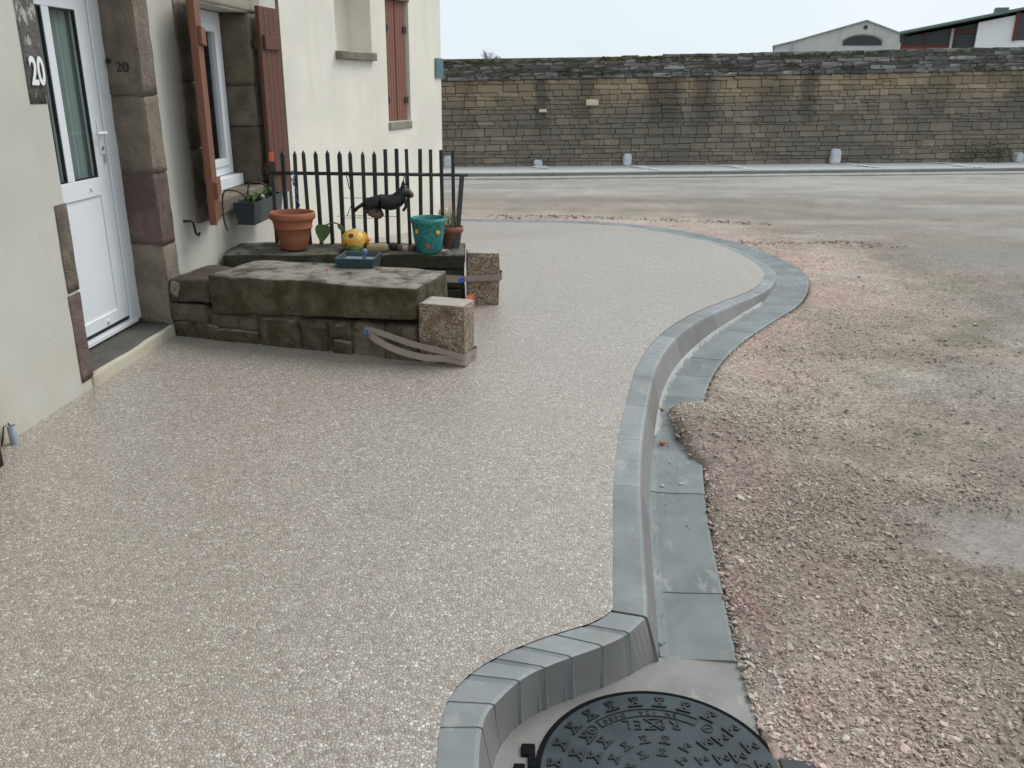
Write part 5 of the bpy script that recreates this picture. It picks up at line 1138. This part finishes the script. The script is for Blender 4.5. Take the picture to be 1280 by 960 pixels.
ar = [(2.87, 3.33), (4.53, 3.33)]+[(3.70+.83*math.cos(a), 3.35+.36*math.sin(a)) for a in np.linspace(.3, math.pi-.3, 9)]
aw = facade(MB(), ar, -.03, .1).obj('window', 'darkglass', bn)
mb = MB(); mb.tube([(3.70+.86*math.cos(a), -.05, 3.36+.39*math.sin(a)) for a in np.linspace(.3, math.pi-.3, 11)], .045, 6); mb.obj('arch_trim', simple('mossy_trim', (.16, .18, .10), .9), aw)
mb = MB(); mb.lathe([(0, 0), (.09, .0), (.09, .06), (0, .06)], 12); mb.obj('vent', 'darkglass', bn, loc=(3.76, .02, 4.08), rot=(R(90), 0, 0))
mb = MB(); mb.tube([(.73, -.05, 0), (.73, -.05, 3.42)], .04, 6); mb.obj('downpipe', 'greyroof', bn)
fm = thing('farm_building', 'farm building with red framed glazing and white wall beyond the stone wall', 'building', (13.40, 32, 0), -R(23))
facade(MB(), [(2.30, -.5), (7.5, -.5), (7.5, 4.72), (2.30, 3.68)], 0, 7).obj('wall', 'whitewall', fm)
facade(MB(), [(0, -.5), (2.295, -.5), (2.295, 3.68), (0, 3.26)], .5, 7).obj('dark_bay', 'darkglass', fm)
mb = MB(); slab(mb, (-.1, 3.33), (8, 4.90), -.3, 7.2, .08); mb.obj('roof', 'greenroof', fm)
mb = MB(); mb.box(2.75, 3.15, .4, 1.0, 3.9, 4.16); mb.obj('roof_vent', 'greenroof', fm)
mb = MB(); mb.box(-.02, .05, .40, .5, 0, 3.26); mb.box(.72, .77, .40, .5, 0, 3.42); mb.box(.05, 1.5, .41, .49, 2.93, 3.01); mb.box(1.55, 2.28, .40, .48, 3.36, 3.5); mb.box(1.60, 1.65, .40, .48, 2.5, 3.5); mb.obj('red_frame', 'redframe', fm)
mb = MB(); mb.box(.05, 1.45, .42, .49, 2.4, 2.925); mb.obj('red_panel', simple('red_brown_panel', (.25, .085, .06), .7), fm)
mb = MB(); mb.tube([(1.55, .0, 0), (1.55, .0, 3.50)], .045, 8); mb.obj('post', 'greyroof', fm, smooth=True)
mb = MB(); mb.box(3.45, 4.1, -.04, .05, 3.12, 3.95); ww_ = mb.obj('window', 'darkglass', fm)
mb = MB(); mb.box(3.36, 3.47, -.08, -.01, 3.10, 3.98); mb.obj('window_frame', 'redframe', ww_)
tr = thing('bare_tree', 'small bare grey tree showing above the stone wall', 'tree', (-1.72, 60, 0))
mb = MB(); mb.tube([(0, 0, 0), (0, 0, 1.6), (.03, 0, 2.4)], [.16, .12, .08], 8); mb.obj('trunk', 'twig', tr)
mb = MB()
def branch(p_, d_, L_, rd, lev):
    q = p_+d_*L_; mb.tube([p_, (p_+q)/2+Vector((random.uniform(-.03, .03), random.uniform(-.03, .03), .02)), q], [rd, rd*.8, rd*.55], 4, False)
    if lev == 0: return
    for k in range(4 if lev > 1 else 3):
        nd = (d_+Vector((random.gauss(0, .55), random.gauss(0, .55), random.gauss(.12, .3)))).normalized(); branch(p_+(q-p_)*random.uniform(.5, 1), nd, L_*random.uniform(.6, .82), rd*.6, lev-1)
for k in range(6): branch(Vector((0, 0, 2.1+.08*k)), Vector((random.gauss(0, .5), random.gauss(0, .5), .9)).normalized(), .52, .03, 4)
mb.obj('crown', 'twig', tr)
